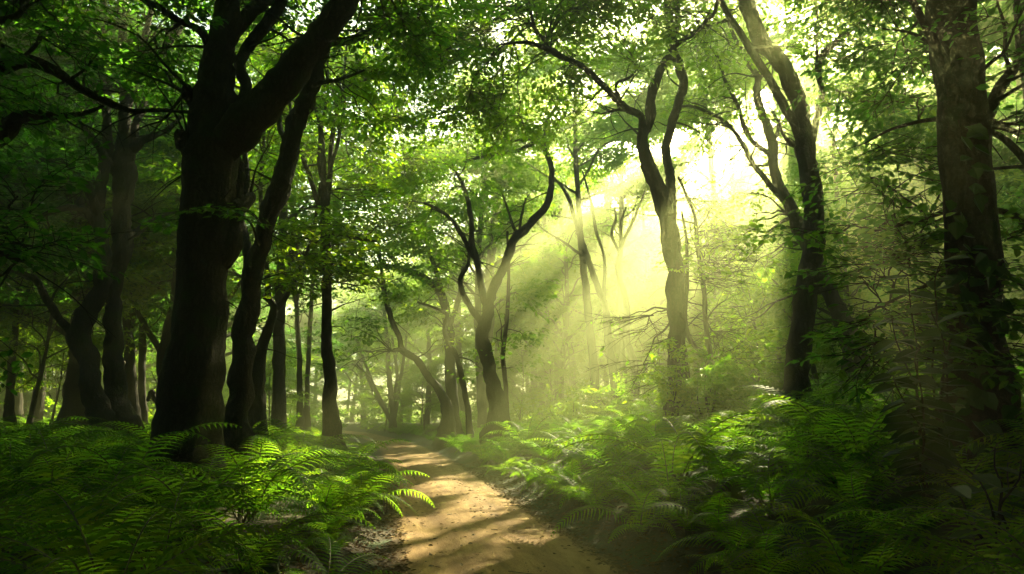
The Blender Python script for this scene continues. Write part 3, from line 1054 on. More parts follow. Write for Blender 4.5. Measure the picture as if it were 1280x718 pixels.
# right-hand trees
traced('twin_stem_tree', 'dark ivy clad tree splitting into two tall stems with a long bough reaching left', 'tree', 17,
       [(846, 550, 46), (850, 510, 30), (850, 468, 24), (849, 430, 22), (848, 395, 22), (845, 350, 23), (841, 310, 23), (836, 275, 22), (828, 250, 21), (820, 228, 20), (811, 208, 18), (803, 185, 15),
        (807, 165, 13), (815, 148, 12), (813, 125, 12), (819, 108, 10), (825, 90, 10), (833, 76, 10), (842, 58, 8), (846, 20, 7), (850, -50, 5)],
       [[1.2, (838, 270, 12), (838, 245, 13), (836, 215, 12), (832, 185, 11), (840, 152, 11), (850, 125, 11), (856, 103, 12), (849, 80, 12), (840, 58, 11), (835, 0, 11), (832, -80, 8)],
        [-1.5, (804, 180, 12), (803, 160, 10), (801, 145, 9), (791, 138, 9), (781, 133, 8), (766, 119, 8), (751, 104, 8), (726, 82, 7), (706, 73, 7), (691, 65, 7), (661, 54, 5), (630, 55, 3)],
        [-1.5, (692, 66, 5), (684, 55, 5), (671, 40, 5), (663, 15, 4), (658, -20, 3)],
        [-.8, (842, 60, 7), (855, 48, 6), (872, 38, 5), (895, 30, 4), (920, 24, 3)],
        [-.6, (786, 137, 4), (765, 139, 3), (742, 146, 2)],
        [-.4, (760, 112, 4), (790, 95, 3), (806, 75, 2)]],
       [(690, 20, 160, 60, 16.5, 1.5), (620, 45, 130, 70, 16.5, 1.8), (605, 110, 100, 60, 17, 1.6), (730, 140, 90, 40, 16.5, .9), (700, 90, 60, 40, 16.5, 1.2), (770, 20, 140, 60, 16.5, 1.5), (800, 90, 50, 40, 16.5, .8), (860, 10, 120, 50, 17), (890, 60, 60, 40, 17, .7), (650, 100, 60, 50, 17, .8),
        (740, -60, 320, 80, 17, .8), (550, 30, 120, 80, 17, 1.8), (565, 140, 80, 60, 17.5, 1.4), (640, 150, 60, 30, 17, .8),
        (812, 395, 54, 64, 17, 1.2), (818, 452, 50, 50, 17, 1.1), (866, 350, 44, 80, 16.8, 1.6), (852, 420, 30, 70, 16.6, 1.0)],
       rough=.24, wob=.5)
traced('slender_tree', 'thin leafy sapling climbing close behind the ivy clad twin stemmed tree', 'tree', 18,
       [(890, 520, 9), (888, 470, 8), (887, 439, 7), (881, 400, 6), (880, 361, 6), (872, 310, 5), (868, 270, 4), (858, 245, 4), (848, 222, 3)],
       [[0, (887, 445, 6), (866, 430, 6), (857, 400, 6), (859, 350, 5), (858, 300, 4), (852, 265, 3)]],
       [(880, 290, 60, 66, 18, 2), (890, 340, 56, 56, 18, 1.9), (865, 250, 50, 40, 18, 1.6), (895, 400, 50, 66, 18, 1.9), (850, 300, 30, 40, 18, .6), (905, 450, 36, 40, 18)])
traced('tall_tree', 'tall dark tree leaning left across the sun, forking into three high limbs', 'tree', 15,
       [(990, 535, 44), (996, 499, 32), (999, 460, 28), (1001, 420, 27), (1004, 385, 27), (1011, 335, 25), (1015, 290, 25), (1015, 250, 25), (1011, 220, 24), (1006, 183, 23), (1000, 144, 21), (991, 112, 21),
        (981, 86, 20), (967, 67, 20), (954, 51, 20), (942, 25, 19), (932, 0, 18), (922, -50, 15), (910, -120, 10)],
       [[-.6, (1004, 184, 13), (993, 156, 11), (981, 133, 11), (969, 113, 10), (958, 94, 10), (946, 75, 10), (934, 55, 9), (918, 30, 8), (903, 6, 7), (890, -30, 5)],
        [.6, (1013, 200, 12), (1016, 172, 10), (1023, 140, 9), (1028, 115, 8), (1024, 95, 7), (1024, 78, 9), (1034, 64, 9), (1047, 51, 9), (1063, 36, 8), (1080, 19, 7), (1100, -4, 6), (1130, -50, 4)],
        [.6, (1023, 82, 4), (1021, 60, 4), (1022, 30, 3), (1020, 0, 3)],
        [.3, (998, 185, 6), (984, 175, 5), (976, 160, 4), (974, 150, 3)],
        [.3, (1026, 110, 4), (1040, 112, 3), (1060, 118, 2)],
        [-.4, (900, 8, 5), (880, 30, 4), (862, 48, 3), (840, 52, 2)]],
       [(1000, 20, 90, 40, 16), (1060, 90, 90, 70, 15.5), (1090, 40, 120, 80, 15, 1.7), (1045, 20, 80, 60, 15, 1.5), (1040, -60, 160, 90, 15, 1.6), (1050, 170, 50, 60, 15.5, .6), (880, 20, 80, 40, 15.5, .7), (1010, -60, 320, 80, 15.5, .7), (1110, 140, 70, 80, 15), (940, 110, 50, 40, 16, .5)],
       rough=.22, wob=.35)
traced('leaning_tree', 'thick based dark tree leaning left behind the tall one that crosses the sun', 'tree', 20,
       [(1074, 500, 44), (1070, 465, 33), (1061, 430, 27), (1053, 408, 23), (1046, 390, 20), (1030, 348, 18), (1012, 312, 17), (1000, 288, 16), (989, 262, 15), (976, 235, 13), (969, 210, 12), (964, 176, 12),
        (955, 146, 11), (945, 118, 10), (946, 96, 8), (936, 80, 7), (925, 60, 6), (915, 40, 5), (905, 0, 4)],
       [[-.8, (984, 256, 8), (969, 240, 7), (955, 222, 7), (942, 206, 6), (934, 190, 6), (926, 176, 6), (914, 160, 5), (899, 148, 5), (880, 138, 4), (860, 133, 4), (842, 136, 2)],
        [-.5, (970, 205, 7), (955, 186, 6), (934, 170, 6), (928, 150, 6), (925, 140, 5), (914, 116, 5), (905, 98, 4), (900, 80, 4), (893, 60, 3), (870, 60, 2)],
        [.6, (966, 180, 6), (972, 165, 5), (972, 150, 4), (962, 134, 3)],
        [-.3, (938, 206, 4), (945, 208, 3), (960, 207, 2)],
        [.8, (1066, 450, 14), (1058, 420, 12), (1050, 400, 8)]],
       [(905, 130, 90, 60, 20), (895, 200, 70, 60, 20.5, .8), (930, 300, 100, 120, 21, .9), (930, 400, 80, 100, 21, .9), (960, 330, 60, 90, 22, .8), (990, 420, 60, 70, 22, .8), (900, 70, 90, 50, 20, .8),
        (960, 230, 60, 60, 21, .6), (1040, 380, 60, 70, 23), (1085, 410, 60, 60, 22)],
       rough=.24, wob=.4)
traced('broadleaf_tree', 'massive straight black trunk at the right edge with ivy leaves on it', 'tree', 7.5,
       [(1228, 640, 95), (1226, 560, 75), (1222, 490, 71), (1219, 440, 64), (1216, 351, 59), (1211, 250, 56), (1206, 180, 55), (1200, 120, 54), (1190, 0, 53), (1184, -80, 48), (1176, -200, 38)],
       [[-.6, (1196, 110, 26), (1180, 80, 16), (1166, 50, 11), (1150, 20, 9), (1134, -10, 8), (1110, -60, 6)],
        [.6, (1222, 170, 18), (1250, 110, 14), (1290, 60, 11), (1340, 10, 8)]],
       [(1130, 60, 120, 100, 8.5, 1.4), (1120, -40, 160, 110, 8.5, 1.5), (1250, 40, 100, 120, 7.5), (1275, 150, 70, 110, 7), (1230, -120, 380, 150, 7.5, .8), (1330, 100, 160, 200, 7, .7)],
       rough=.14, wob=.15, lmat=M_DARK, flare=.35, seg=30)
traced('broadleaf_tree', 'leafy tree at the right whose dark glossy sprays hang before the massive trunk', 'tree', 9.5,
       [(1330, 640, 40), (1325, 540, 30), (1320, 430, 26), (1312, 330, 22), (1300, 230, 18), (1290, 130, 14), (1275, 40, 10), (1262, -60, 7)],
       [[-.5, (1310, 320, 12), (1270, 270, 9), (1200, 262, 7), (1150, 275, 5), (1090, 290, 3)],
        [-.5, (1318, 400, 12), (1270, 350, 9), (1200, 345, 6), (1140, 365, 4), (1085, 390, 3)],
        [0, (1298, 220, 10), (1250, 170, 8), (1180, 150, 6), (1120, 160, 4), (1080, 180, 2)]],
       [(1110, 190, 100, 70, 9), (1140, 130, 90, 60, 9.5), (1100, 280, 110, 50, 9), (1130, 330, 120, 60, 8.5, 1.9), (1150, 390, 110, 70, 8, 1.9), (1110, 440, 90, 60, 8.5, 1.4), (1120, 235, 90, 40, 9.5), (1265, 330, 60, 120, 8), (1270, 430, 60, 120, 7.5),
        (1165, 440, 70, 60, 7.5), (1090, 345, 60, 40, 9), (900, -190, 460, 160, 9, 1.2), (860, -420, 500, 200, 7, 1.0)],  # highest masses are unseen, added as a roof over the foreground
       lmat=M_DARK)

# columns standing in the light further off
for (px, d, w, lab) in ((937, 46, 15, 'pale straight trunk standing in the bright haze beside the ivy clad tree'),
                        (1076, 40, 11, 'straight misty trunk behind the thick based leaning tree'),
                        (1112, 44, 11, 'thin straight misty trunk right of the thick based leaning tree'),
                        (1150, 42, 13, 'straight misty trunk close to the massive black trunk')):
    traced('tall_tree', lab, 'tree', d, [(px + 2, 505, w * 1.3), (px, 440, w), (px - 1, 330, w * .9), (px + 1, 220, w * .8), (px - 2, 120, w * .6), (px, 20, w * .35)], [],
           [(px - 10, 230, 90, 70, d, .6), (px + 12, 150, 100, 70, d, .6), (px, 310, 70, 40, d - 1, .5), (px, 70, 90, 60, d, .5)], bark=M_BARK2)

# slim dark trunks in the shade on the left
for (px, top, d, w, bendx, lab) in ((166, 389, 30, 12, -8, 'dark slim trunk first to the right of the dark close pair'),
                                    (178, 326, 32, 9, 2, 'thinnest dark straight trunk between the close pair and the huge old tree'),
                                    (12, 380, 26, 9, 10, 'slim dark tree near the left edge with a forked top'),
                                    (375, 350, 34, 7, -6, 'thin misty stem between the leaning tree and the straight slender tree'),
                                    (384, 330, 36, 6, 8, 'thin bowed misty stem nearest the straight slender tree')):
    traced('slender_tree', lab, 'tree', d, [(px, 525, w * 1.3), (px, 490, w), (px + bendx * .4, (490 + top) / 2, w * .9), (px + bendx, top, w * .75), (px + bendx * 1.5, top - 110, w * .5), (px + bendx * 1.2, top - 230, w * .3)],
           [[.5, (px + bendx * .8, top + 30, w * .6), (px + bendx + 14, top - 20, w * .45), (px + bendx + 24, top - 90, w * .3)]],
           [(px, top - 60, 80, 50, d, .8), (px + 14, top - 140, 90, 70, d, .8), (px - 10, top - 10, 60, 40, d, .7)], bark=M_BARK, lmat=M_DARK)
traced('forked_tree', 'dark V forked tree between the slim trunks and the huge old tree', 'tree', 27,
       [(206, 520, 17), (205, 498, 14), (203, 465, 13), (204, 440, 13), (211, 405, 11), (218, 377, 10), (222, 340, 9), (225, 300, 7), (222, 230, 5), (226, 150, 4)],
       [[.3, (204, 446, 9), (196, 430, 8), (184, 412, 7), (172, 390, 6), (160, 360, 4)], [1, (200, 510, 7), (190, 490, 6), (185, 500, 5)]],
       [(205, 250, 80, 60, 27), (190, 310, 90, 40, 27), (205, 350, 80, 40, 27), (170, 370, 60, 40, 27), (215, 180, 80, 60, 27)])

# ivy bush at the foot of the twin stemmed tree
def bush(name, label, px, py, d, w, h, mat, leaf, spray, n, group=None, z=None, deep=.8):
    reseed(label + str(round(px)))
    c = P(px, py, d)
    k = pxm(px, py, d)
    z0 = float(gz(c[0], c[1]))
    root = thing(name, label, 'bush', (c[0], c[1], z0), group)
    a, hz = w * k / 2, h * k / 2
    top = c[2] + hz - z0
    cr, st = Crown(), Tubes()
    for i in range(6):
        e = np.array([R.uniform(-a, a) * .6, R.uniform(-a, a) * .5, top * R.uniform(.5, .85)])
        st.add(bend((R.uniform(-.1, .1), R.uniform(-.1, .1), -.1), e, 6, 0, .07, .03, .008), 5)
    for i in range(n):
        q = unit(R.normal(0, 1, 3)) * R.uniform(.3, 1) ** .5
        p = np.array([q[0] * a, q[1] * a * deep, (c[2] - z0) + q[2] * hz])
        if p[2] < .05:
            continue
        cr.spray(p, np.array([q[0], q[1], q[2] * .3 - .1]) + R.normal(0, .3, 3), spray * random.uniform(.7, 1.2), leaf, False)
    link('stems', st.mesh('stems', M_BARK), root)
    link('leaves', cr.mesh('leaves', mat), root)
    return root


bush('ivy_bush', 'dense dark ivy clump hanging on the right foot of the twin stemmed tree', 886, 488, 16.4, 58, 76, M_LEAF, .11, .5, 110)
bush('ivy_bush', 'small dark ivy tuft left of the foot of the twin stemmed tree', 838, 470, 16.4, 30, 60, M_LEAF, .10, .45, 40)

# ------------------------------------------------------------------ the deeper forest
def make_tall(seed, H, cb, cr, nl, leaf, spray, dens, bark, lmat, r0, slim=False, clump=0, at=None):
    rs = random.Random(seed)
    reseed(seed)
    T, C = Tubes(), Crown()
    PT = []
    zs = np.linspace(-.3, H * .86, 12)
    ph, ph2 = rs.uniform(0, 6), rs.uniform(0, 6)
    am = rs.uniform(.15, .45) * H / 18
    bole = np.column_stack([am * np.sin(zs / H * 4 + ph) - am * math.sin(ph), am * np.sin(zs / H * 5 + ph2) - am * math.sin(ph2), zs, r0 * (1 - zs / H * .82)])
    bole = catmull(bole, .5)
    T.add(bole, 9, .22, seed, .6, .6, .3)
    for i in range(nl):
        t = (i + rs.random()) / nl
        z0 = cb * .8 + (H * .82 - cb * .8) * t
        b = bole[np.argmin(np.abs(bole[:, 2] - z0))]
        az = i * 2.4 + rs.uniform(-.5, .5)
        L = cr * (1.15 - .6 * t) * rs.uniform(.75, 1.2)
        el = rad(rs.uniform(18, 40) + 25 * t)
        e = b[:3] + L * np.array([math.cos(az) * math.cos(el), math.sin(az) * math.cos(el), math.sin(el)])
        lb = bend(b[:3], e, 7, .06, .07, b[3] * .5, .02)
        T.add(lb, 6)
        for k in range(clump and 2 or (5 if not slim else 3)):
            j = int(len(lb) * rs.uniform(.35, .98))
            j = min(j, len(lb) - 1)
            aa = az + rs.uniform(-1.3, 1.3)
            sl = L * rs.uniform(.18, .42)
            e2 = lb[j, :3] + sl * np.array([math.cos(aa), math.sin(aa), rs.uniform(-.15, .4)])
            sb = bend(lb[j, :3], e2, 5, .04, .07, max(.012, lb[j, 3] * .5), .01)
            T.add(sb, 4)
            for m in range(clump or max(1, int(dens * rs.uniform(3, 6)))):
                j3 = int(len(sb) * (rs.uniform(.8, .999) if clump else rs.uniform(.3, .999)))
                p = sb[j3, :3] + np.array([rs.gauss(0, .35), rs.gauss(0, .35), rs.gauss(0, .14)]) * spray * .6
                a3 = aa + rs.uniform(-1.2, 1.2)
                PT.append(p)
                C.spray(p, np.array([math.cos(a3), math.sin(a3), rs.uniform(-.35, .1)]), spray * rs.uniform(.7, 1.25), leaf, False)
    gp = None if at is None else (lambda q: gap_keep(q + np.array([at[0], at[1], float(gz(at[0], at[1]))])))
    return T.mesh('trunk', bark), C.mesh('crown', lmat, gp), np.array(PT), C.arrays(), lmat


VT = [make_tall(101, 24, 9, 5.0, 15, .26, 1.7, 1.8, M_BARK2, M_LEAF, .34), make_tall(102, 27, 11, 5.5, 16, .26, 1.8, 1.8, M_BARK, M_LEAF, .42),
      make_tall(103, 20, 6, 4.6, 14, .26, 1.6, 1.8, M_BARK2, M_LEAF, .28), make_tall(104, 23, 5, 5.2, 18, .26, 1.7, 1.8, M_BARK, M_LEAF, .33)]
VS = [make_tall(201, 21, 9, 3.6, 11, .20, 1.5, 1.0, M_BARK2, M_LEAF, .22, True), make_tall(202, 24, 10, 4.2, 12, .26, 1.6, 1.0, M_BARK2, M_LEAF, .27, True)]
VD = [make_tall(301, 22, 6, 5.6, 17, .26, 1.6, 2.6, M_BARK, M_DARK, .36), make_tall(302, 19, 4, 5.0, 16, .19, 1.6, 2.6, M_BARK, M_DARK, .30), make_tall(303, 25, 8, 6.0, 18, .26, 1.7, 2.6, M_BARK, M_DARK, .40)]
VH = [make_tall(501, 29, 17, 5.5, 14, .26, 1.7, 1.5, M_BARK2, M_LEAF, .30), make_tall(502, 27, 16, 5.0, 13, .26, 1.7, 1.5, M_BARK2, M_LEAF, .26), make_tall(503, 31, 19, 6.0, 14, .26, 1.8, 1.5, M_BARK2, M_LEAF, .34)]
VL = [make_tall(601, 13.5, 2.5, 4.2, 14, .18, 1.5, 1.9, M_BARK, M_LEAF, .20), make_tall(602, 12, 2, 4.0, 14, .18, 1.4, 1.9, M_BARK, M_LEAF, .17)]
VC = [make_tall(701, 27, 13, 4.6, 13, .21, 1.3, 1, M_BARK2, M_LEAF, .24, clump=9), make_tall(702, 25, 12, 4.4, 12, .21, 1.3, 1, M_BARK2, M_LEAF, .22, clump=10)]
VU = [make_tall(401, 7.5, 1.6, 2.2, 10, .15, 1.1, 1.1, M_BARK2, M_LEAF, .07), make_tall(402, 6.0, 1.2, 2.0, 10, .15, 1.0, 1.2, M_BARK2, M_LEAF, .06), make_tall(403, 9.5, 2.2, 2.8, 12, .16, 1.2, 1.0, M_BARK2, M_LEAF, .09)]


def put_tree(name, label, var, x, y, s, group, rz=None):
    t = thing(name, label, 'tree', (x, y, float(gz(x, y)) - .05), group)
    t.rotation_euler = (0, 0, random.uniform(0, 6.28) if rz is None else rz)
    t.scale = (s, s, s)
    link('trunk', var[0], t)
    me = var[1]
    # crowns that stand in the sun's way get their own mesh with the gaps the light comes through
    o, d, n, sz = var[3]
    c, q = math.cos(t.rotation_euler[2]), math.sin(t.rotation_euler[2])
    w = np.column_stack([o[:, 0] * c - o[:, 1] * q, o[:, 0] * q + o[:, 1] * c, o[:, 2]]) * s + np.array([x, y, t.location[2]])
    cen = w.mean(0)
    rr = np.linalg.norm(w - cen, axis=1).max()
    near = []
    for h in HOLES:
        e = cen - h[0]
        a = e @ SD
        if math.sqrt(max(0, e @ e - a * a)) < rr + h[1] and a > h[2] - rr:
            near.append(h)
    if near:
        k = gap_keep(w, near)
        if k.mean() < .99:
            me = leaves_mesh('crown', o[k], d[k], n[k], sz[k], var[4])
    link('crown', me, t)
    return t


def world_pts(var, x, y, s, rz):
    c, q = math.cos(rz), math.sin(rz)
    p = var[2][::2]
    return np.column_stack([p[:, 0] * c - p[:, 1] * q, p[:, 0] * q + p[:, 1] * c, p[:, 2]]) * s + np.array([x, y, float(gz(x, y))])


rb = random.Random(77)
placed = []


def clear(x, y, dmin):
    return all((x - a) ** 2 + (y - b) ** 2 > dmin ** 2 for a, b in placed)


LABELS = {
    'D': ('broadleaf_tree', 'dark dense leaved tree standing deep in the shaded woods left of the track', 'dark trees deep in the woods'),
    'S': ('slender_tree', 'pale thin crowned tree standing far back in the sunlit haze', 'thin pale trees in the far haze'),
    'L': ('broadleaf_tree', 'low dark bushy tree on the rising ground behind the right hand trees', 'low dark trees on the right bank'),
    'C': ('tall_tree', 'tall airy tree with loose leaf clumps standing across the sunbeams', 'airy trees across the sunbeams'),
    'H': ('tall_tree', 'very tall tree with a long bare trunk and high crown beyond the sunlit glade', 'tall bare trunked trees around the glade'),
    'TL': ('tall_tree', 'tall green tree fading into haze beyond the left side of the track', 'tall hazy trees left of the track'),
    'TR': ('tall_tree', 'tall green tree fading into haze beyond the right side of the track', 'tall hazy trees right of the track')}
lit_d, air_d, sh_d = np.zeros(len(LIT)), np.zeros(len(AIR)), np.zeros(len(SHADE))


def try_tree(x, y, kind, left, need):
    """plant it unless its crown would close a sunny spot; need > 0 asks that it shades something still open"""
    global lit_d, air_d, sh_d
    var = rb.choice({'T': VT, 'S': VS, 'D': VD, 'H': VH, 'L': VL, 'C': VC}[kind])
    s, rz = rb.uniform(.85, 1.15), rb.uniform(0, 6.28)
    p = world_pts(var, x, y, s, rz)
    a, b, c = cover(LIT, p, .8), cover(AIR, p, .8), cover(SHADE, p, 1.0)
    if ((air_d + b) > 2).sum() > (air_d > 2).sum() + 4 or ((air_d + b) > 2).sum() > len(AIR) * .40:
        return False
    if need and ((sh_d < 4) * np.minimum(c, 4)).sum() < need:
        return False
    lit_d += a
    air_d += b
    sh_d += c
    placed.append((x, y))
    nm, lab, g = LABELS[kind if kind != 'T' else ('TL' if left else 'TR')]
    put_tree(nm, lab, var, x, y, s, g, rz)
    return True


n_tree, n_try = 0, 0
while n_tree < 240 and n_try < 6000:
    n_try += 1
    y = 23 + 95 * rb.random() ** .8
    x = rb.uniform(-1.0, 1.0) * (y * .86 + 10)
    o = float(x - xc(y))
    if abs(o) < 3.2 + y * .012 or not clear(x, y, 3.3 if y < 60 else 3.9):
        continue
    px = 640 + F * (x / y) * .98
    left = o < 0
    if 645 < px < 925 and y < 48:
        continue
    if 380 < px < 640 and y < 38:
        continue
    if o < 0 and px > 428 and y < 80:
        continue
    if 900 < px < 1010 and y < 44:
        continue
    if px > 1010 and y < 46:
        kind = 'L'
    elif left and px < 420:
        kind = 'D' if rb.random() < .7 else 'T'
    else:
        kind = 'T' if rb.random() < .8 else 'S'
    need = 0 if n_tree < 165 else (10 if n_try < 4000 else 5)
    if try_tree(x, y, kind, left, need):
        n_tree += 1
def add_airy(most, share):
    """loose crowned trees between the sun and the glade, until their clumps cut the light into beams"""
    global lit_d, air_d, sh_d
    got, n = 0, 0
    cov = np.zeros(45)
    while got < most and n < 2500 and (cov > 1).mean() < share:
        n += 1
        y = rb.uniform(33, 66)
        x = rb.uniform(.05, .46) * y
        if not clear(x, y, 3.0):
            continue
        var, s, rz = VC[rb.randrange(2)], rb.uniform(.85, 1.12), rb.uniform(0, 6.28)
        p = world_pts(var, x, y, s, rz)
        a, b, c = cover(LIT, p, .55), cover(AIR[:45], p, .55), cover(SHADE, p, 1.0)
        if ((lit_d + a) > 3).mean() > .20 or (b > 1).sum() < 3:
            continue
        lit_d += a
        sh_d += c
        cov += b
        placed.append((x, y))
        got += 1
        put_tree(*LABELS['C'][:2], var, x, y, s, LABELS['C'][2], rz)
    print('airy', got, 'air cut', (cov > 1).mean(), 'lit', (lit_d > 3).mean())


def add_roof(most, share):
    """big crowns added between the sun and the glade, with holes carved to shape the beams"""
    global lit_d, air_d, sh_d
    got, n = 0, 0
    cov = np.zeros(45)
    while got < most and n < 1500 and (cov > 2).mean() < share:
        n += 1
        y = rb.uniform(33, 66)
        x = rb.uniform(.06, .40) * y
        if not clear(x, y, 3.4):
            continue
        H = rb.uniform(25, 31)
        src = VH[n % 3]
        b0 = cover(AIR[:45], world_pts(src, x, y, H / 29, 0), .8)
        if (np.minimum(b0, np.maximum(0, 4 - cov))).sum() < 12:
            continue
        var = make_tall(9000 + n, H, H * rb.uniform(.42, .58), rb.uniform(5, 6.5), 15, .26, 1.7, 1.9, M_BARK2, M_LEAF, .27, at=(x, y))
        p = var[2][::2] + np.array([x, y, float(gz(x, y))])
        cov += cover(AIR[:45], p, .8)
        sh_d += cover(SHADE, p, 1.0)
        placed.append((x, y))
        got += 1
        t = thing(LABELS['C'][0], LABELS['C'][1], 'tree', (x, y, float(gz(x, y))), LABELS['C'][2])
        link('trunk', var[0], t)
        link('crown', var[1], t)
    print('roof', got, 'air cut', (cov > 2).mean())


add_roof(14, .68)
cands = []
while len(cands) < 1400:
    y = rb.uniform(27, 74)
    x = rb.uniform(-.62, .80) * y
    px = 640 + F * x / y * .98
    if (455 < px < 815 and y < 60) or abs(x - float(xc(y))) < 3.5 or not clear(x, y, 2.4):
        continue
    if x < float(xc(y)) and px > 428:
        continue
    var, s, rz = rb.choice(VH + VT[:2]), rb.uniform(.85, 1.15), rb.uniform(0, 6.28)
    p = world_pts(var, x, y, s, rz)
    cands.append((x, y, var, s, rz, cover(LIT, p, .8), cover(AIR, p, .8), cover(SHADE, p, 1.0)))
n_high = 0  # trees added wherever their crowns best shade the dark foreground
while n_high < 34:
    best, pick = 2.0, None
    for cd in cands:
        if not clear(cd[0], cd[1], 2.4):
            continue
        g = (np.minimum(cd[7], np.maximum(0, 5 - sh_d)).sum() / 3 - .5 * ((lit_d <= 2) & (lit_d + cd[5] > 2)).sum() - .8 * ((air_d <= 2) & (air_d + cd[6] > 2)).sum())
        if g > best:
            best, pick = g, cd
    if pick is None:
        break
    x, y, var, s, rz, a, b, c = pick
    lit_d += a
    air_d += b
    sh_d += c
    placed.append((x, y))
    n_high += 1
    k = 'H' if any(var is q for q in VH) else ('TL' if x < float(xc(y)) else 'TR')
    put_tree(*LABELS[k][:2], var, x, y, s, LABELS[k][2], rz)
print('high', n_high)
print('shade groups', [round(float((sh_d[a:b] > 3).mean()), 2) for a, b in ((0, 26), (26, 36), (36, 62), (62, 74), (74, 80), (80, 90), (90, 106), (106, 116), (116, 130), (130, 142), (142, 156), (156, 182), (182, 202))])
print('trees', n_tree, 'tries', n_try, 'lit blocked', (lit_d > 2).mean(), 'air', (air_d > 2).mean(), 'shade closed', (sh_d > 3).mean())

n, k = 0, 0
while n < 34 and k < 1500:            # distant crowns that close the white gap low behind the glade
    k += 1
    y = rb.uniform(58, 100)
    x = rb.uniform(.02, .36) * y
    var, s, rz = rb.choice(VT), rb.uniform(.95, 1.2), rb.uniform(0, 6.28)
    if not clear(x, y, 3.4):
        continue
    placed.append((x, y))
    n += 1
    put_tree(*LABELS['TR'][:2], var, x, y, s, LABELS['TR'][2], rz)
print('far', n)

# look from the dark places towards the sun, and where it still shines through plant what shades them
def sunlit(pts, jit, k):
    dg = bpy.context.evaluated_depsgraph_get()
    r = random.Random(4)
    out = []
    for p in pts:
        n = 0
        for _ in range(k):
            q = Vector(p) + Vector((r.uniform(-jit, jit), r.uniform(-jit, jit), 0))
            n += not S.ray_cast(dg, q + Vector(SD) * .6, Vector(SD))[0]
        out.append(n / k)
    return np.array(out)


cands2 = []
rc_ = random.Random(21)
while len(cands2) < 1500:
    y = rc_.uniform(26, 78)
    x = rc_.uniform(-.62, .85) * y
    px = 640 + F * x / y * .98
    if (455 < px < 800 and y < 56) or abs(x - float(xc(y))) < 3.5 or (x < float(xc(y)) and px > 428):
        continue
    var, s, rz = rc_.choice(VH + VT[:2] + VL), rc_.uniform(.85, 1.15), rc_.uniform(0, 6.28)
    if any(var is q for q in VL) and px < 1000:
        continue
    p = world_pts(var, x, y, s, rz)
    cands2.append((x, y, var, s, rz, cover(LIT, p, .8), cover(AIR, p, .8), cover(SHADE, p, .9)))
for rnd in range(5):
    op = sunlit(SHADE, .35, 4)
    li = sunlit(LIT[:60], .15, 2) > .3
    print('round', rnd, 'open', round(float(op.mean()), 3), 'lit', round(float(li.mean()), 2))
    left_ = op.copy()
    for _ in range(5):
        best, pick = 1.2, None
        for cd in cands2:
            if not clear(cd[0], cd[1], 2.2):
                continue
            g = (left_ * np.minimum(cd[7], 4) / 4).sum() - .15 * (li & (cd[5][:60] > 2)).sum() - .05 * (cd[6] > 2).sum()
            if g > best:
                best, pick = g, cd
        if pick is None:
            break
        x, y, var, s, rz, a, b, c = pick
        left_ *= 1 - np.minimum(c, 4) / 4
        placed.append((x, y))
        k = 'H' if any(var is q for q in VH) else 'L' if any(var is q for q in VL) else ('TL' if x < float(xc(y)) else 'TR')
        put_tree(*LABELS[k][:2], var, x, y, s, LABELS[k][2], rz)
print('finally open', round(float(sunlit(SHADE, .35, 4).mean()), 3))

# saplings and understorey
n_try = 0
un = 0
while un < 120 and n_try < 6000:
    n_try += 1
    y = 22 + 85 * rb.random()
    x = rb.uniform(-1, 1) * (y * .8 + 4)
    o = float(x - xc(y))
    px = 640 + F * (x / y) * .98
    if abs(o) < 2.6 or not clear(x, y, 2.2):
        continue
    if o < 0 and px > 415 and y < 80:
        continue
    if 650 < px < 930 and y < 46:
        continue
    if y < 26 and 230 < px < 700:
        continue
    var, rz, s = rb.choice(VU), rb.uniform(0, 6.28), rb.uniform(.6, 1.1)
    if (cover(LIT, world_pts(var, x, y, s, rz), .6) > 1).any():
        continue
    placed.append((x, y))
    un += 1
    left = o < 0
    put_tree('sapling', 'leafy young sapling in the understorey left of the track' if left else 'leafy young sapling in the understorey right of the track',
             var, x, y, s, 'understorey saplings left of the track' if left else 'understorey saplings right of the track', rz)

# unseen trees added beside and behind the photographer: their crowns close the roof over the dark foreground
for (x, y, s, k) in ((-3.4, -1.2, .95, 0), (3.3, -.8, .95, 2), (-2.9, -6.5, 1, 0), (4.2, -4.0, 1.05, 0), (-6.8, 3.2, .95, 2), (7.2, 3.6, .95, 0), (-9.5, 1.5, .85, 0), (9.5, 1, .85, 1), (-5.5, -5, .9, 2), (6, -6.5, .9, 0), (0, -11, 1, 2), (-13, -4, 1, 1), (13.5, -3, 1, 2), (14, 8, .9, 0), (-15, 8, 1, 2), (17, 15, .9, 1),
                     (-20, 15, 1, 0), (20, 24, .9, 0), (-9, -14, 1, 1), (10, -14, 1, 0), (11.5, 12.5, .8, 1)):
    placed.append((x, y))
    put_tree('broadleaf_tree', 'dense dark tree outside the view beside the start of the track, added unseen for shade', VD[k], x, y, s, 'unseen shade trees added around the viewpoint')

ring = random.Random(9)  # unseen ring of trees, added to stop low skylight from sides and back
n = 0
while n < 46:
    a = ring.uniform(rad(-52), rad(232))
    r_ = ring.uniform(15, 44)
    x, y = r_ * math.cos(a), -r_ * math.sin(a)
    if y > abs(x) * 1.15 - 6 or abs(x - float(xc(y))) < 3 or not clear(x, y, 4.2):
        continue
    placed.append((x, y))
    n += 1
    put_tree('broadleaf_tree', 'dense dark tree outside the view, added unseen to block stray skylight', ring.choice(VD), x, y, ring.uniform(.9, 1.15), 'unseen trees added all around against skylight')

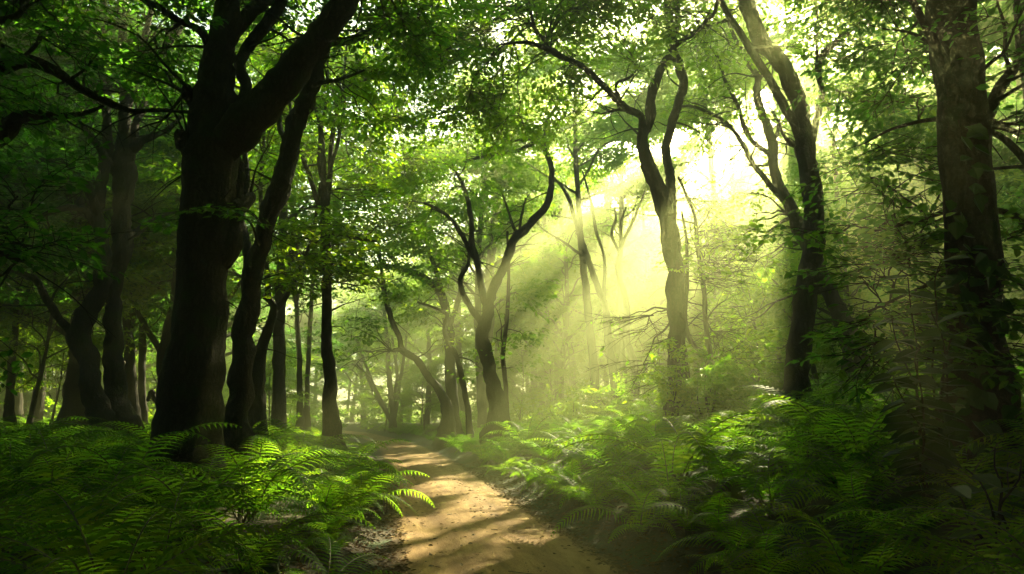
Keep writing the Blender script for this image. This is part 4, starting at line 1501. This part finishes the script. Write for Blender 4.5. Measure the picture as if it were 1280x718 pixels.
# low bushes in the middle distance
for i in range(26):
    px = rb.uniform(585, 830) if i < 15 else rb.choice([rb.uniform(60, 200), rb.uniform(900, 1160), rb.uniform(300, 405)])
    d = rb.uniform(27, 44)
    x = P(px, 480, d)[0]
    if abs(x - xc(d)) < 2.4:
        x += 2.5
    hgt = rb.uniform(.9, 2.2)
    z = float(gz(x, d))
    a, f, u = ray(px, 480)
    cy = 359 - F * math.tan(math.atan2(z + hgt * .5 - CZ, d) - TH)
    k = pxm(px, cy, d)
    bush('bush', 'soft rounded green bush in the hazy glade beyond the sunlit ferns' if i < 15 else 'leafy green bush low among the trunks beyond the ferns', 640 + F * x / d * .985, cy, d, hgt * 1.7 / k, hgt / k, M_LEAF, .15, .8, 60,
         'bushes in the glade' if i < 15 else 'bushes among the trunks')


# the far edge of the wood: undergrowth that reads as one mass
def far_mass():
    C = Crown()
    r = np.random.default_rng(63)
    for i in range(5200):
        y = r.uniform(62, 135)
        x = r.uniform(-1, 1) * (y * .86 + 8)
        o = x - float(xc(y))
        if abs(o) < 2.5 or (o < 0 and 640 + F * x / y > 432 and y < 80):
            continue
        h = 1.2 + 4.6 * (.5 + .5 * math.sin(x * .31) * math.sin(y * .23 + 1))
        a = r.uniform(0, 6.28)
        C.spray(np.array([x, y, float(gz(x, y)) + h * r.random() ** .8]), np.array([math.cos(a), math.sin(a), -.15]), r.uniform(1.5, 2.4), .30, False)
    for i in range(2600):  # unseen ring beside and behind the camera, added to block skylight near the horizon
        a, q = r.uniform(rad(-50), rad(230)), r.uniform(12, 46)
        x, y = q * math.cos(a), -q * math.sin(a)
        if y > abs(x) * 1.15 - 7 or abs(x - float(xc(y))) < 2.2:
            continue
        b = r.uniform(0, 6.28)
        C.spray(np.array([x, y, float(gz(x, y)) + 5.0 * r.random()]), np.array([math.cos(b), math.sin(b), -.15]), r.uniform(1.6, 2.4), .30, False)
    o = link('undergrowth', C.mesh('undergrowth', M_LEAF))
    tag(o, 'tangled far undergrowth closing the view between the trunks, plus an unseen ring added against skylight', 'undergrowth', kind='stuff')


far_mass()


# ------------------------------------------------------------------ ferns
def frond(seed, L=1.0, pairs=22, e0=66, e1=-28, wmax=.21, lobes=5):
    """one arching fern frond along +x: rachis tube points and toothed pinnae"""
    r = np.random.default_rng(seed)
    n = 60
    s = np.linspace(0, 1, n)
    ang = np.radians(e0 - (e0 - e1) * s ** 1.15 + r.uniform(-4, 4))
    x = np.concatenate([[0], np.cumsum(np.cos(ang[:-1]))]) / (n - 1) * L
    z = np.concatenate([[0], np.cumsum(np.sin(ang[:-1]))]) / (n - 1) * L
    yb = .05 * L * np.sin(s * 2.5 + seed)
    C = np.column_stack([x, yb, z])
    V, Q = [], []
    tw = r.uniform(-.25, .25)
    for i in range(pairs):
        t = .14 + .85 * (i / (pairs - 1)) ** .93
        k = t * (n - 1)
        j = min(int(k), n - 2)
        p = C[j] + (C[j + 1] - C[j]) * (k - j)
        tn = unit(C[j + 1] - C[j])
        up = unit(np.cross(tn, np.array([0, 1.0, 0])) * -1)
        up = up if up[2] > 0 or abs(up[2]) < .3 else -up
        q = (t - .14) / .86
        w = wmax * L * min(1, .45 + q * 2.6) * (1 - q) ** .72 * 1.15 + .006
        for sg in (-1, 1):
            sd = np.array([0, sg, 0.0])
            fw = .30 + .25 * q
            dr = unit(sd * (1 - .1 * r.random()) + tn * (fw + r.normal(0, .04)) + up * (.16 + tw * sg))
            dn = unit(np.cross(tn, sd)) * sg
            pw = .5 * L * .86 / pairs * .80 * (1 - .25 * q)
            m = lobes * 2 + 1
            b0 = len(V)
            wd = unit(tn - dr * np.dot(tn, dr))
            for a in range(m):
                f = a / (m - 1)
                c = p + dr * w * f - np.array([0, 0, 1.0]) * w * .42 * f * f + tn * w * .12 * f * f
                hw = pw * (1 - f ** 1.6) * (1.0 if a % 2 else .52) if a < m - 1 else .0004
                V.append(c - wd * hw)
                V.append(c + wd * hw)
            for a in range(m - 1):
                Q.append((b0 + 2 * a, b0 + 2 * a + 1, b0 + 2 * a + 3, b0 + 2 * a + 2))
    rc = np.column_stack([C[::4], np.linspace(.0065, .0018, len(C[::4])) * (L ** .5)])
    return np.array(V), np.array(Q), rc


def rotz(V, a):
    c, s = math.cos(a), math.sin(a)
    return np.column_stack([V[:, 0] * c - V[:, 1] * s, V[:, 0] * s + V[:, 1] * c, V[:, 2]])


def fern_mesh(seed, nf, size, lobes=5, pairs=22):
    r = random.Random(seed)
    Vs, Qs, T, n = [], [], Tubes(), 0
    for i in range(nf):
        L = size * r.uniform(.75, 1.12)
        if i % 5 == 4:
            L *= .7
        V, Q, rc = frond(seed * 31 + i, L, pairs, r.uniform(52, 80), r.uniform(-62, -15), r.uniform(.17, .22), lobes)
        a = i * 2 * PI / nf * 1.0 + r.uniform(-.3, .3)
        V = rotz(V, a)
        Vs.append(V)
        Qs.append(Q + n)
        n += len(V)
        q = np.column_stack([rotz(rc[:, :3], a), rc[:, 3]])
        T.add(q, 4)
    return mesh_of('fronds', np.vstack(Vs), np.vstack(Qs), M_FERN), T.mesh('stalks', M_STALK)


FERNS = [fern_mesh(501 + i, 11 + i % 3, (1.0, 1.15, .9, 1.05, 1.2, .85)[i]) for i in range(6)]
FROND = []
for i in range(5):
    V_, Q_, rc_ = frond(700 + i, 1.0, 25, (60, 70, 50, 64, 44)[i], (-48, -30, -58, -70, -35)[i], (.19, .17, .20, .18, .19)[i], 6)
    tt = Tubes()
    tt.add(rc_, 5)
    FROND.append((mesh_of('frond', V_, Q_, M_FERN), tt.mesh('stalk', M_STALK)))

rf = random.Random(5)
FP = []


def fern_ok(x, y, dm):
    return all((x - a) ** 2 + (y - b) ** 2 > dm * dm for a, b, _ in FP)


# the ferns that stand out in the photograph, each with its own fronds
HERO = [
    (250, 560, 9.6, 1.15, 'big fern with long arching fronds before the foot of the huge old tree'),
    (335, 545, 10.2, 1.1, 'bright sunlit fern with one tall upright frond, right of the huge old tree'),
    (300, 640, 6.9, .85, 'yellow green fern with feathery fronds low before the huge old tree'),
    (400, 575, 10.5, 1.05, 'full sunlit fern below the straight slender tree'),
    (445, 570, 12.0, .95, 'leafy fern overhanging the left edge of the track near the bend'),
    (440, 690, 5.6, .8, 'dark fern with silvery arched frond at the left edge of the track start'),
    (120, 600, 7.6, 1.15, 'tall shadowed fern with broad fronds near the left edge'),
    (60, 640, 6.2, 1.1, 'dark drooping fern in the left corner'),
    (200, 690, 5.4, 1.0, 'dark fern with spread fronds in deep shade before the huge old tree'),
    (720, 575, 12.5, 1.1, 'bright fern spilling over the right edge of the track'),
    (780, 560, 12.0, 1.15, 'tall sunlit fern with many fronds before the twin stemmed tree'),
    (840, 590, 9.6, 1.1, 'big arching fern on the right bank below the ivy clump'),
    (900, 640, 7.6, 1.05, 'wide dark green fern with flat fronds on the right bank'),
    (1000, 590, 9.2, .95, 'fern with one glowing yellow upright frond on the right bank'),
    (1080, 650, 7.0, 1.1, 'shadowed fern with fronds reaching left below the massive trunk'),
    (960, 690, 6.2, .9, 'small shadowed fern low on the right bank at the bottom edge'),
    (760, 640, 8.6, 1.0, 'dark green fern leaning over the track on its right side'),
    (1080, 490, 17.0, 1.2, 'tall fern at the foot of the thick based leaning tree'),
]


def on_ground(px, py, d):
    x = P(px, py, d)[0]
    return x, d


for (px, py, d, s, lab) in HERO:
    x, y = on_ground(px, py, d)
    o = x - float(xc(y))
    if 0 <= o < 1.75:
        x += 1.75 - o
    if -1.75 < o < 0:
        x -= 1.75 + o
    t = thing('fern', lab, 'fern', (x, y, float(gz(x, y)) - .02), 'ferns with fronds standing out')
    nf = 11
    for i in range(nf):
        a, b = FROND[(i * 2 + int(px)) % 5]
        fr = link('frond', a, t)
        fr.rotation_euler = (rf.uniform(-.15, .15), rf.uniform(-.22, .18), i * 2 * PI / nf + rf.uniform(-.25, .25))
        k = 1.22 * s * rf.uniform(.8, 1.2) * (.65 if i % 5 == 4 else 1)
        fr.scale = (k, k, k)
        link('stalk', b, fr)
    FP.append((x, y, 1))

n_try = 0
cand = []
for sd_ in (-1, 1):                       # a hem of ferns leaning over both edges of the track
    yy = 5.2
    while yy < 30:
        yy += rf.uniform(.42, .62) * (1 + yy * .02)
        o = sd_ * rf.uniform(1.72, 2.1)
        x = float(xc(yy)) + o
        if sd_ < 0 and (yy > 15 or 6.0 < yy < 7.0):
            continue
        if fern_ok(x, yy, .42):
            FP.append((x, yy, 0))
            cand.append((math.hypot(x, yy), x, yy, o))
while n_try < 60000 and len(cand) < 1100:
    n_try += 1
    y = 3.6 + 20 * rf.random() ** .9
    x = rf.uniform(-1, 1) * (y * .80 + 1.0)
    o = x - float(xc(y))
    if abs(o) < 1.72 + .25 * rf.random():
        continue
    if o < 0 and -2.4 < o and y < 7.1 and y > 6.0:
        continue
    if o < 0 and y > 13.5 and 640 + F * x / y * .98 > 432:
        continue
    dm = .70 + .014 * y
    if not fern_ok(x, y, dm):
        continue
    FP.append((x, y, 0))
    cand.append((math.hypot(x, y), x, y, o))
cand.sort()
for (dd, x, y, o) in cand[:275]:
    m = rf.randrange(6)
    if o < 0:
        if y < 9:
            lab, g = 'shadowy green fern among others on the dark left bank near the viewer', 'ferns in the dark left foreground'
        else:
            lab, g = 'green fern among others under the trees left of the track', 'ferns under the left trees'
    else:
        if y < 9:
            lab, g = 'shadowy fern among others on the lower right bank near the massive trunk', 'ferns in the dark right foreground'
        else:
            lab, g = 'sunlit green fern among others on the right bank above the track', 'ferns on the sunlit right bank'
    t = thing('fern', lab, 'fern', (x, y, float(gz(x, y)) - .02), g)
    s = rf.uniform(.85, 1.5) * (1.38 if y > 7.0 and abs(o) > 2.3 else 1.1) * ((.68 if o > 0 or y < 8 else .95) if abs(o) < 2.3 else 1)
    t.rotation_euler = (rf.uniform(-.12, .12), rf.uniform(-.12, .12), rf.uniform(0, 6.28))
    t.scale = (s, s, s * rf.uniform(.85, 1.15))
    link('fronds', FERNS[m][0], t)
    link('stalks', FERNS[m][1], t)
rest = [(x, y) for (_, x, y, o) in cand[275:]]

# the far fern carpet: one mass
def lite(seed, nf):
    r = random.Random(seed)
    Vs, Qs, n = [], [], 0
    for i in range(nf):
        V, Q, rc = frond(seed * 17 + i, r.uniform(.8, 1.15), 13, r.uniform(50, 80), r.uniform(-45, -5), .19, 1)
        V = rotz(V, i * 2 * PI / nf + r.uniform(-.3, .3))
        Vs.append(V)
        Qs.append(Q + n)
        n += len(V)
    return np.vstack(Vs), np.vstack(Qs)


def fine(seed, nf):
    Vs, Qs, n = [], [], 0
    r = random.Random(seed)
    for i in range(nf):
        V, Q, rc = frond(seed * 13 + i, r.uniform(.85, 1.2), 24, r.uniform(50, 80), r.uniform(-45, -5), .19, 3)
        V = rotz(V, i * 2 * PI / nf + r.uniform(-.3, .3))
        Vs.append(V)
        Qs.append(Q + n)
        n += len(V)
    return np.vstack(Vs), np.vstack(Qs)


FINE = [fine(950 + i, 11) for i in range(5)]
LITE = [lite(900 + i, 10) for i in range(5)]
n_try = 0
while n_try < 14000 and len(rest) < 1500:
    n_try += 1
    y = 20 + 40 * rf.random() ** 1.3
    x = rf.uniform(-1, 1) * (y * .78)
    o = x - float(xc(y))
    if abs(o) < 1.8 or (o < 0 and 640 + F * x / y * .98 > 425):
        continue
    rest.append((x, y))
Vs, Qs, n = [], [], 0
for (x, y) in rest:
    V, Q = (FINE if y < 16 else LITE)[rf.randrange(5)]
    V = rotz(V, rf.uniform(0, 6.28)) * rf.uniform(.7, 1.25) + np.array([x, y, float(gz(x, y))])
    Vs.append(V)
    Qs.append(Q + n)
    n += len(V)
o = link('fern_carpet', mesh_of('fern_carpet', np.vstack(Vs), np.vstack(Qs), M_FERN))
tag(o, 'carpet of ferns running back under the far trees', 'ferns', kind='stuff')

# ------------------------------------------------------------------ small things on the ground
def scatter_litter():
    r = np.random.default_rng(31)
    n = 13000
    y = 3.5 + 20 * r.random(n) ** 1.2
    sg = np.where(r.random(n) < .5, -1, 1)
    off = sg * (1.35 + np.abs(r.normal(0, .8, n)) - .30 - .9 * (r.random(n) < .05))
    x = xc(y) + off
    z = ground_off(off, y) + .012
    a = r.uniform(0, 6.28, n)
    d = np.column_stack([np.cos(a), np.sin(a), r.normal(0, .15, n)])
    nn = np.column_stack([r.normal(0, .3, n), r.normal(0, .3, n), np.ones(n)])
    o = link('leaf_litter', leaves_mesh('leaf_litter', np.column_stack([x, y, z]), d, nn, r.uniform(.03, .085, n), M_LITTER))
    tag(o, 'brown fallen leaves along both edges of the dirt track', 'leaf litter', kind='stuff')
    # grit and pebbles
    n = 1500
    y = 4.5 + 16 * r.random(n) ** 1.4
    e = r.random(n)
    off = np.where(e < .45, r.uniform(-1.25, 1.25, n), np.where(r.random(n) < .5, -1, 1) * (1.15 + np.abs(r.normal(0, .25, n))))
    x = xc(y) + off
    z = ground_off(off, y)
    B = np.array([[1, 0, 0], [.5, .87, 0], [-.5, .87, 0], [-1, 0, 0], [-.5, -.87, 0], [.5, -.87, 0], [.55, 0, .6], [-.25, .45, .65], [-.3, -.45, .6], [0, 0, .75]])
    Q = np.array([[0, 1, 7, 6], [1, 2, 3, 7], [3, 4, 8, 7], [4, 5, 6, 8], [5, 0, 6, 6], [6, 7, 8, 9]])
    Q = np.array([[0, 1, 7, 6], [1, 2, 3, 7], [3, 4, 8, 7], [4, 5, 6, 8]])
    s = r.uniform(.006, .02, n) * np.where(r.random(n) < .06, 2.2, 1)
    a = r.uniform(0, 6.28, n)
    V = B[None] * s[:, None, None] * np.stack([np.ones(n), r.uniform(.6, 1, n), r.uniform(.6, 1, n)], -1)[:, None]
    c_, s_ = np.cos(a)[:, None], np.sin(a)[:, None]
    V = np.stack([V[..., 0] * c_ - V[..., 1] * s_, V[..., 0] * s_ + V[..., 1] * c_, V[..., 2]], -1) + np.column_stack([x, y, z - s * .1])[:, None]
    Qa = (np.arange(n) * 10)[:, None, None] + Q[None]
    o = link('gravel', mesh_of('gravel', V.reshape(-1, 3), Qa.reshape(-1, 4), M_PEB))
    tag(o, 'loose grit and pebbles scattered over the dirt track', 'gravel', kind='stuff')


scatter_litter()


def fallen_twigs():
    T = Tubes()
    r = np.random.default_rng(44)
    for i in range(260):
        y = 4 + 18 * r.random() ** 1.3
        o = (1 if r.random() < .5 else -1) * (1.25 + abs(r.normal(0, .6)))
        if r.random() < .12:
            o = r.uniform(-1.2, 1.2)
        a, L = r.uniform(0, 6.28), r.uniform(.08, .45)
        t = np.linspace(-.5, .5, 5)
        ox = o + t * L * math.cos(a) + r.normal(0, .01, 5)
        yy = y + t * L * math.sin(a)
        T.add(np.column_stack([xc(yy) + ox, yy, ground_off(ox, yy) + .008 + abs(r.normal(0, .01)), np.linspace(.006, .003, 5)]), 4)
    o = link('fallen_twigs', T.mesh('fallen_twigs', M_BARK2))
    tag(o, 'broken twigs lying along the dirt track and its edges', 'twigs', kind='stuff')


fallen_twigs()


def boulder(label, px, py, d, w, h, seed, name='boulder'):
    x = P(px, py, d)[0]
    k = pxm(px, py, d)
    z = float(gz(x, d))
    nu, nv = 22, 12
    V = []
    for i in range(nv + 1):
        th = PI * .62 * i / nv
        for j in range(nu):
            a = 2 * PI * j / nu
            q = Vector((math.sin(th) * math.cos(a), math.sin(th) * math.sin(a), math.cos(th)))
            f = 1 + .30 * noise.noise(q * 1.3 + Vector((seed, 0, 0))) + .12 * noise.noise(q * 4 + Vector((seed, 2, 0))) + .04 * noise.noise(q * 12)
            V.append((q.x * w * k / 2 * f, q.y * w * k / 2 * f * .85, q.z * h * k * f * .9))
    Q = []
    for i in range(nv):
        for j in range(nu):
            Q.append((i * nu + j, (i + 1) * nu + j, (i + 1) * nu + (j + 1) % nu, i * nu + (j + 1) % nu))
    o = link(name, mesh_of(name, V, Q, M_ROCK, smooth=True), None, (x, d, z))
    tag(o, label, 'rock')


boulder('low mossy rock beside the left edge of the track near the viewer', 326, 690, 6.4, 56, 30, 3)
boulder('dark mossy mound among the ferns near the left edge', 47, 520, 15, 34, 22, 9)


# broad glossy leaves creeping on and around the massive trunk
def creeper():
    d0 = 7.1
    o, dd, nn, ss = [], [], [], []
    T = Tubes()
    base = P(1200, 640, 6.95)
    z0 = float(gz(base[0], base[1]))
    O = np.array([base[0], base[1], z0])
    root = thing('creeper', 'broad leaved creeper climbing the massive black trunk at the right', 'creeper', tuple(O))
    for line in ([(1205, 650, 7.0), (1212, 590, 7.05), (1200, 520, 7.15), (1214, 460, 7.15), (1200, 400, 7.15), (1212, 340, 7.2), (1200, 280, 7.2), (1210, 220, 7.2), (1198, 150, 7.2)],
                 [(1245, 650, 6.95), (1240, 580, 7.05), (1246, 520, 7.1), (1236, 450, 7.15), (1240, 380, 7.15), (1232, 320, 7.2)],
                 [(1180, 640, 6.8), (1150, 610, 6.5), (1165, 570, 6.4), (1200, 560, 6.5)]):
        pts = np.array([[*P(*q), .012] for q in line])
        c = catmull(pts, .1)
        c[:, :3] -= O
        T.add(c, 5)
        for p in c[1::1]:
            for _ in range(2):
                if R.random() < .25:
                    continue
                q = p[:3] + R.normal(0, .09, 3) * np.array([1, .3, 1]) + np.array([0, -.06, 0])
                o.append(q)
                dd.append(np.array([R.normal(0, .7), -.35, -.7 + R.normal(0, .3)]))
                nn.append(np.array([R.normal(0, .4), -.8, .5 + R.normal(0, .3)]))
                ss.append(R.uniform(.12, .27))
    link('stems', T.mesh('stems', M_BARK), root)
    link('leaves', leaves_mesh('leaves', o, dd, nn, np.array(ss), M_IVY, stretch=1.35), root)


creeper()


def broad_sapling(label, px, py, d, stems, size, count):
    b = P(px, py, d)
    z0 = float(gz(b[0], b[1]))
    O = np.array([b[0], b[1], z0])
    root = thing('broadleaf_sapling', label, 'sapling', tuple(O))
    T = Tubes()
    o, dd, nn, ss = [], [], [], []
    for (ex, ey, ed) in stems:
        e = P(ex, ey, ed) - O
        c = bend((0, 0, -.1), e, 7, .12, .05, .016, .005)
        T.add(c, 5)
        for i in range(count):
            p = c[int(len(c) * (.3 + .69 * i / count)), :3]
            tn = unit(e * np.array([1, 1, .1]))
            sd = np.cross(tn, (0, 0, 1)) * (1 if i % 2 else -1)
            o.append(p)
            dd.append(tn * .5 + sd + np.array([0, 0, -.35 + R.normal(0, .15)]))
            nn.append(np.array([R.normal(0, .25), -.25 + R.normal(0, .25), 1]))
            ss.append(size * R.uniform(.75, 1.2))
    link('stems', T.mesh('stems', M_BARK), root)
    link('leaves', leaves_mesh('leaves', o, dd, nn, np.array(ss), M_IVY, stretch=1.2), root)


broad_sapling('dark sapling with long drooping leaves beside the left of the massive trunk', 1165, 600, 6.6, [(1110, 400, 6.2), (1135, 350, 6.4), (1150, 440, 6.0), (1180, 330, 6.6), (1120, 470, 6.1), (1160, 390, 6.2), (1195, 420, 6.3), (1140, 520, 6.1)], .25, 20)
broad_sapling('low plant with large heart shaped leaves in the right bottom corner', 1260, 690, 5.0, [(1205, 585, 4.7), (1245, 560, 4.8), (1180, 600, 4.8), (1275, 575, 4.7)], .20, 5)


# ------------------------------------------------------------------ haze, light, camera
HZ = 36.0


def build_haze():
    x0, x1, y0, y1, z0, z1 = -190, 190, -42, 200, -2.6, HZ
    V = [(x0, y0, z0), (x1, y0, z0), (x1, y1, z0), (x0, y1, z0), (x0, y0, z1), (x1, y0, z1), (x1, y1, z1), (x0, y1, z1)]
    Q = [(0, 3, 2, 1), (4, 5, 6, 7), (0, 1, 5, 4), (1, 2, 6, 5), (2, 3, 7, 6), (3, 0, 4, 7)]
    m, nt, nd, lk = new_mat('morning_haze')
    v = nd.new('ShaderNodeVolumePrincipled')
    v.inputs['Color'].default_value = HAZE_COL
    v.inputs['Density'].default_value = HAZE_D
    v.inputs['Anisotropy'].default_value = HAZE_G
    o = nd.new('ShaderNodeOutputMaterial')
    lk.new(v.outputs[0], o.inputs['Volume'])
    h = link('haze', mesh_of('haze', V, Q, m))
    tag(h, 'pale morning haze hanging between the trees', 'haze', kind='stuff')


HAZE_COL = (.90, 1.0, .48, 1)
HAZE_D = .0092
HAZE_G = .78
build_haze()

w = bpy.data.worlds.new('World')
S.world = w
w.use_nodes = True
nd, lk = w.node_tree.nodes, w.node_tree.links
nd.clear()
sky = nd.new('ShaderNodeTexSky')
sky.sky_type = 'NISHITA'
sky.sun_disc = False
sky.sun_elevation = SUN_EL
sky.sun_rotation = SUN_AZ
sky.dust_density = 1.6
sky.air_density = 1.0
sky.ozone_density = 1.0
bg = nd.new('ShaderNodeBackground')
bg.inputs['Strength'].default_value = .05
wo = nd.new('ShaderNodeOutputWorld')
lk.new(sky.outputs[0], bg.inputs[0])
lk.new(bg.outputs[0], wo.inputs[0])

sl = bpy.data.lights.new('sun', 'SUN')
sl.energy = 5.0
sl.angle = rad(.5)
sl.color = (1.0, .89, .52)
so = bpy.data.objects.new('sun', sl)
COL.objects.link(so)
so.location = (20, 40, 60)
so.rotation_euler = Vector(-SD).to_track_quat('-Z', 'Y').to_euler()

cam = bpy.data.cameras.new('camera')
cam.lens = 24
cam.sensor_width = 36
cam.clip_end = 2000
cam.clip_start = .05
co = bpy.data.objects.new('camera', cam)
COL.objects.link(co)
co.location = (0, 0, CZ)
co.rotation_euler = (PI / 2 + TH, 0, 0)
S.camera = co

S.view_settings.view_transform = 'Standard'
S.view_settings.look = 'None'
S.view_settings.gamma = 1
S.view_settings.exposure = 3.35
S.render.engine = 'CYCLES'
c = S.cycles
c.use_denoising = True
c.use_adaptive_sampling = True
c.adaptive_threshold = .005
c.max_bounces = 6
c.diffuse_bounces = 4
c.glossy_bounces = 1
c.transmission_bounces = 4
c.transparent_max_bounces = 4
c.volume_bounces = 0
c.sample_clamp_indirect = 4
c.caustics_reflective = False
c.caustics_refractive = False
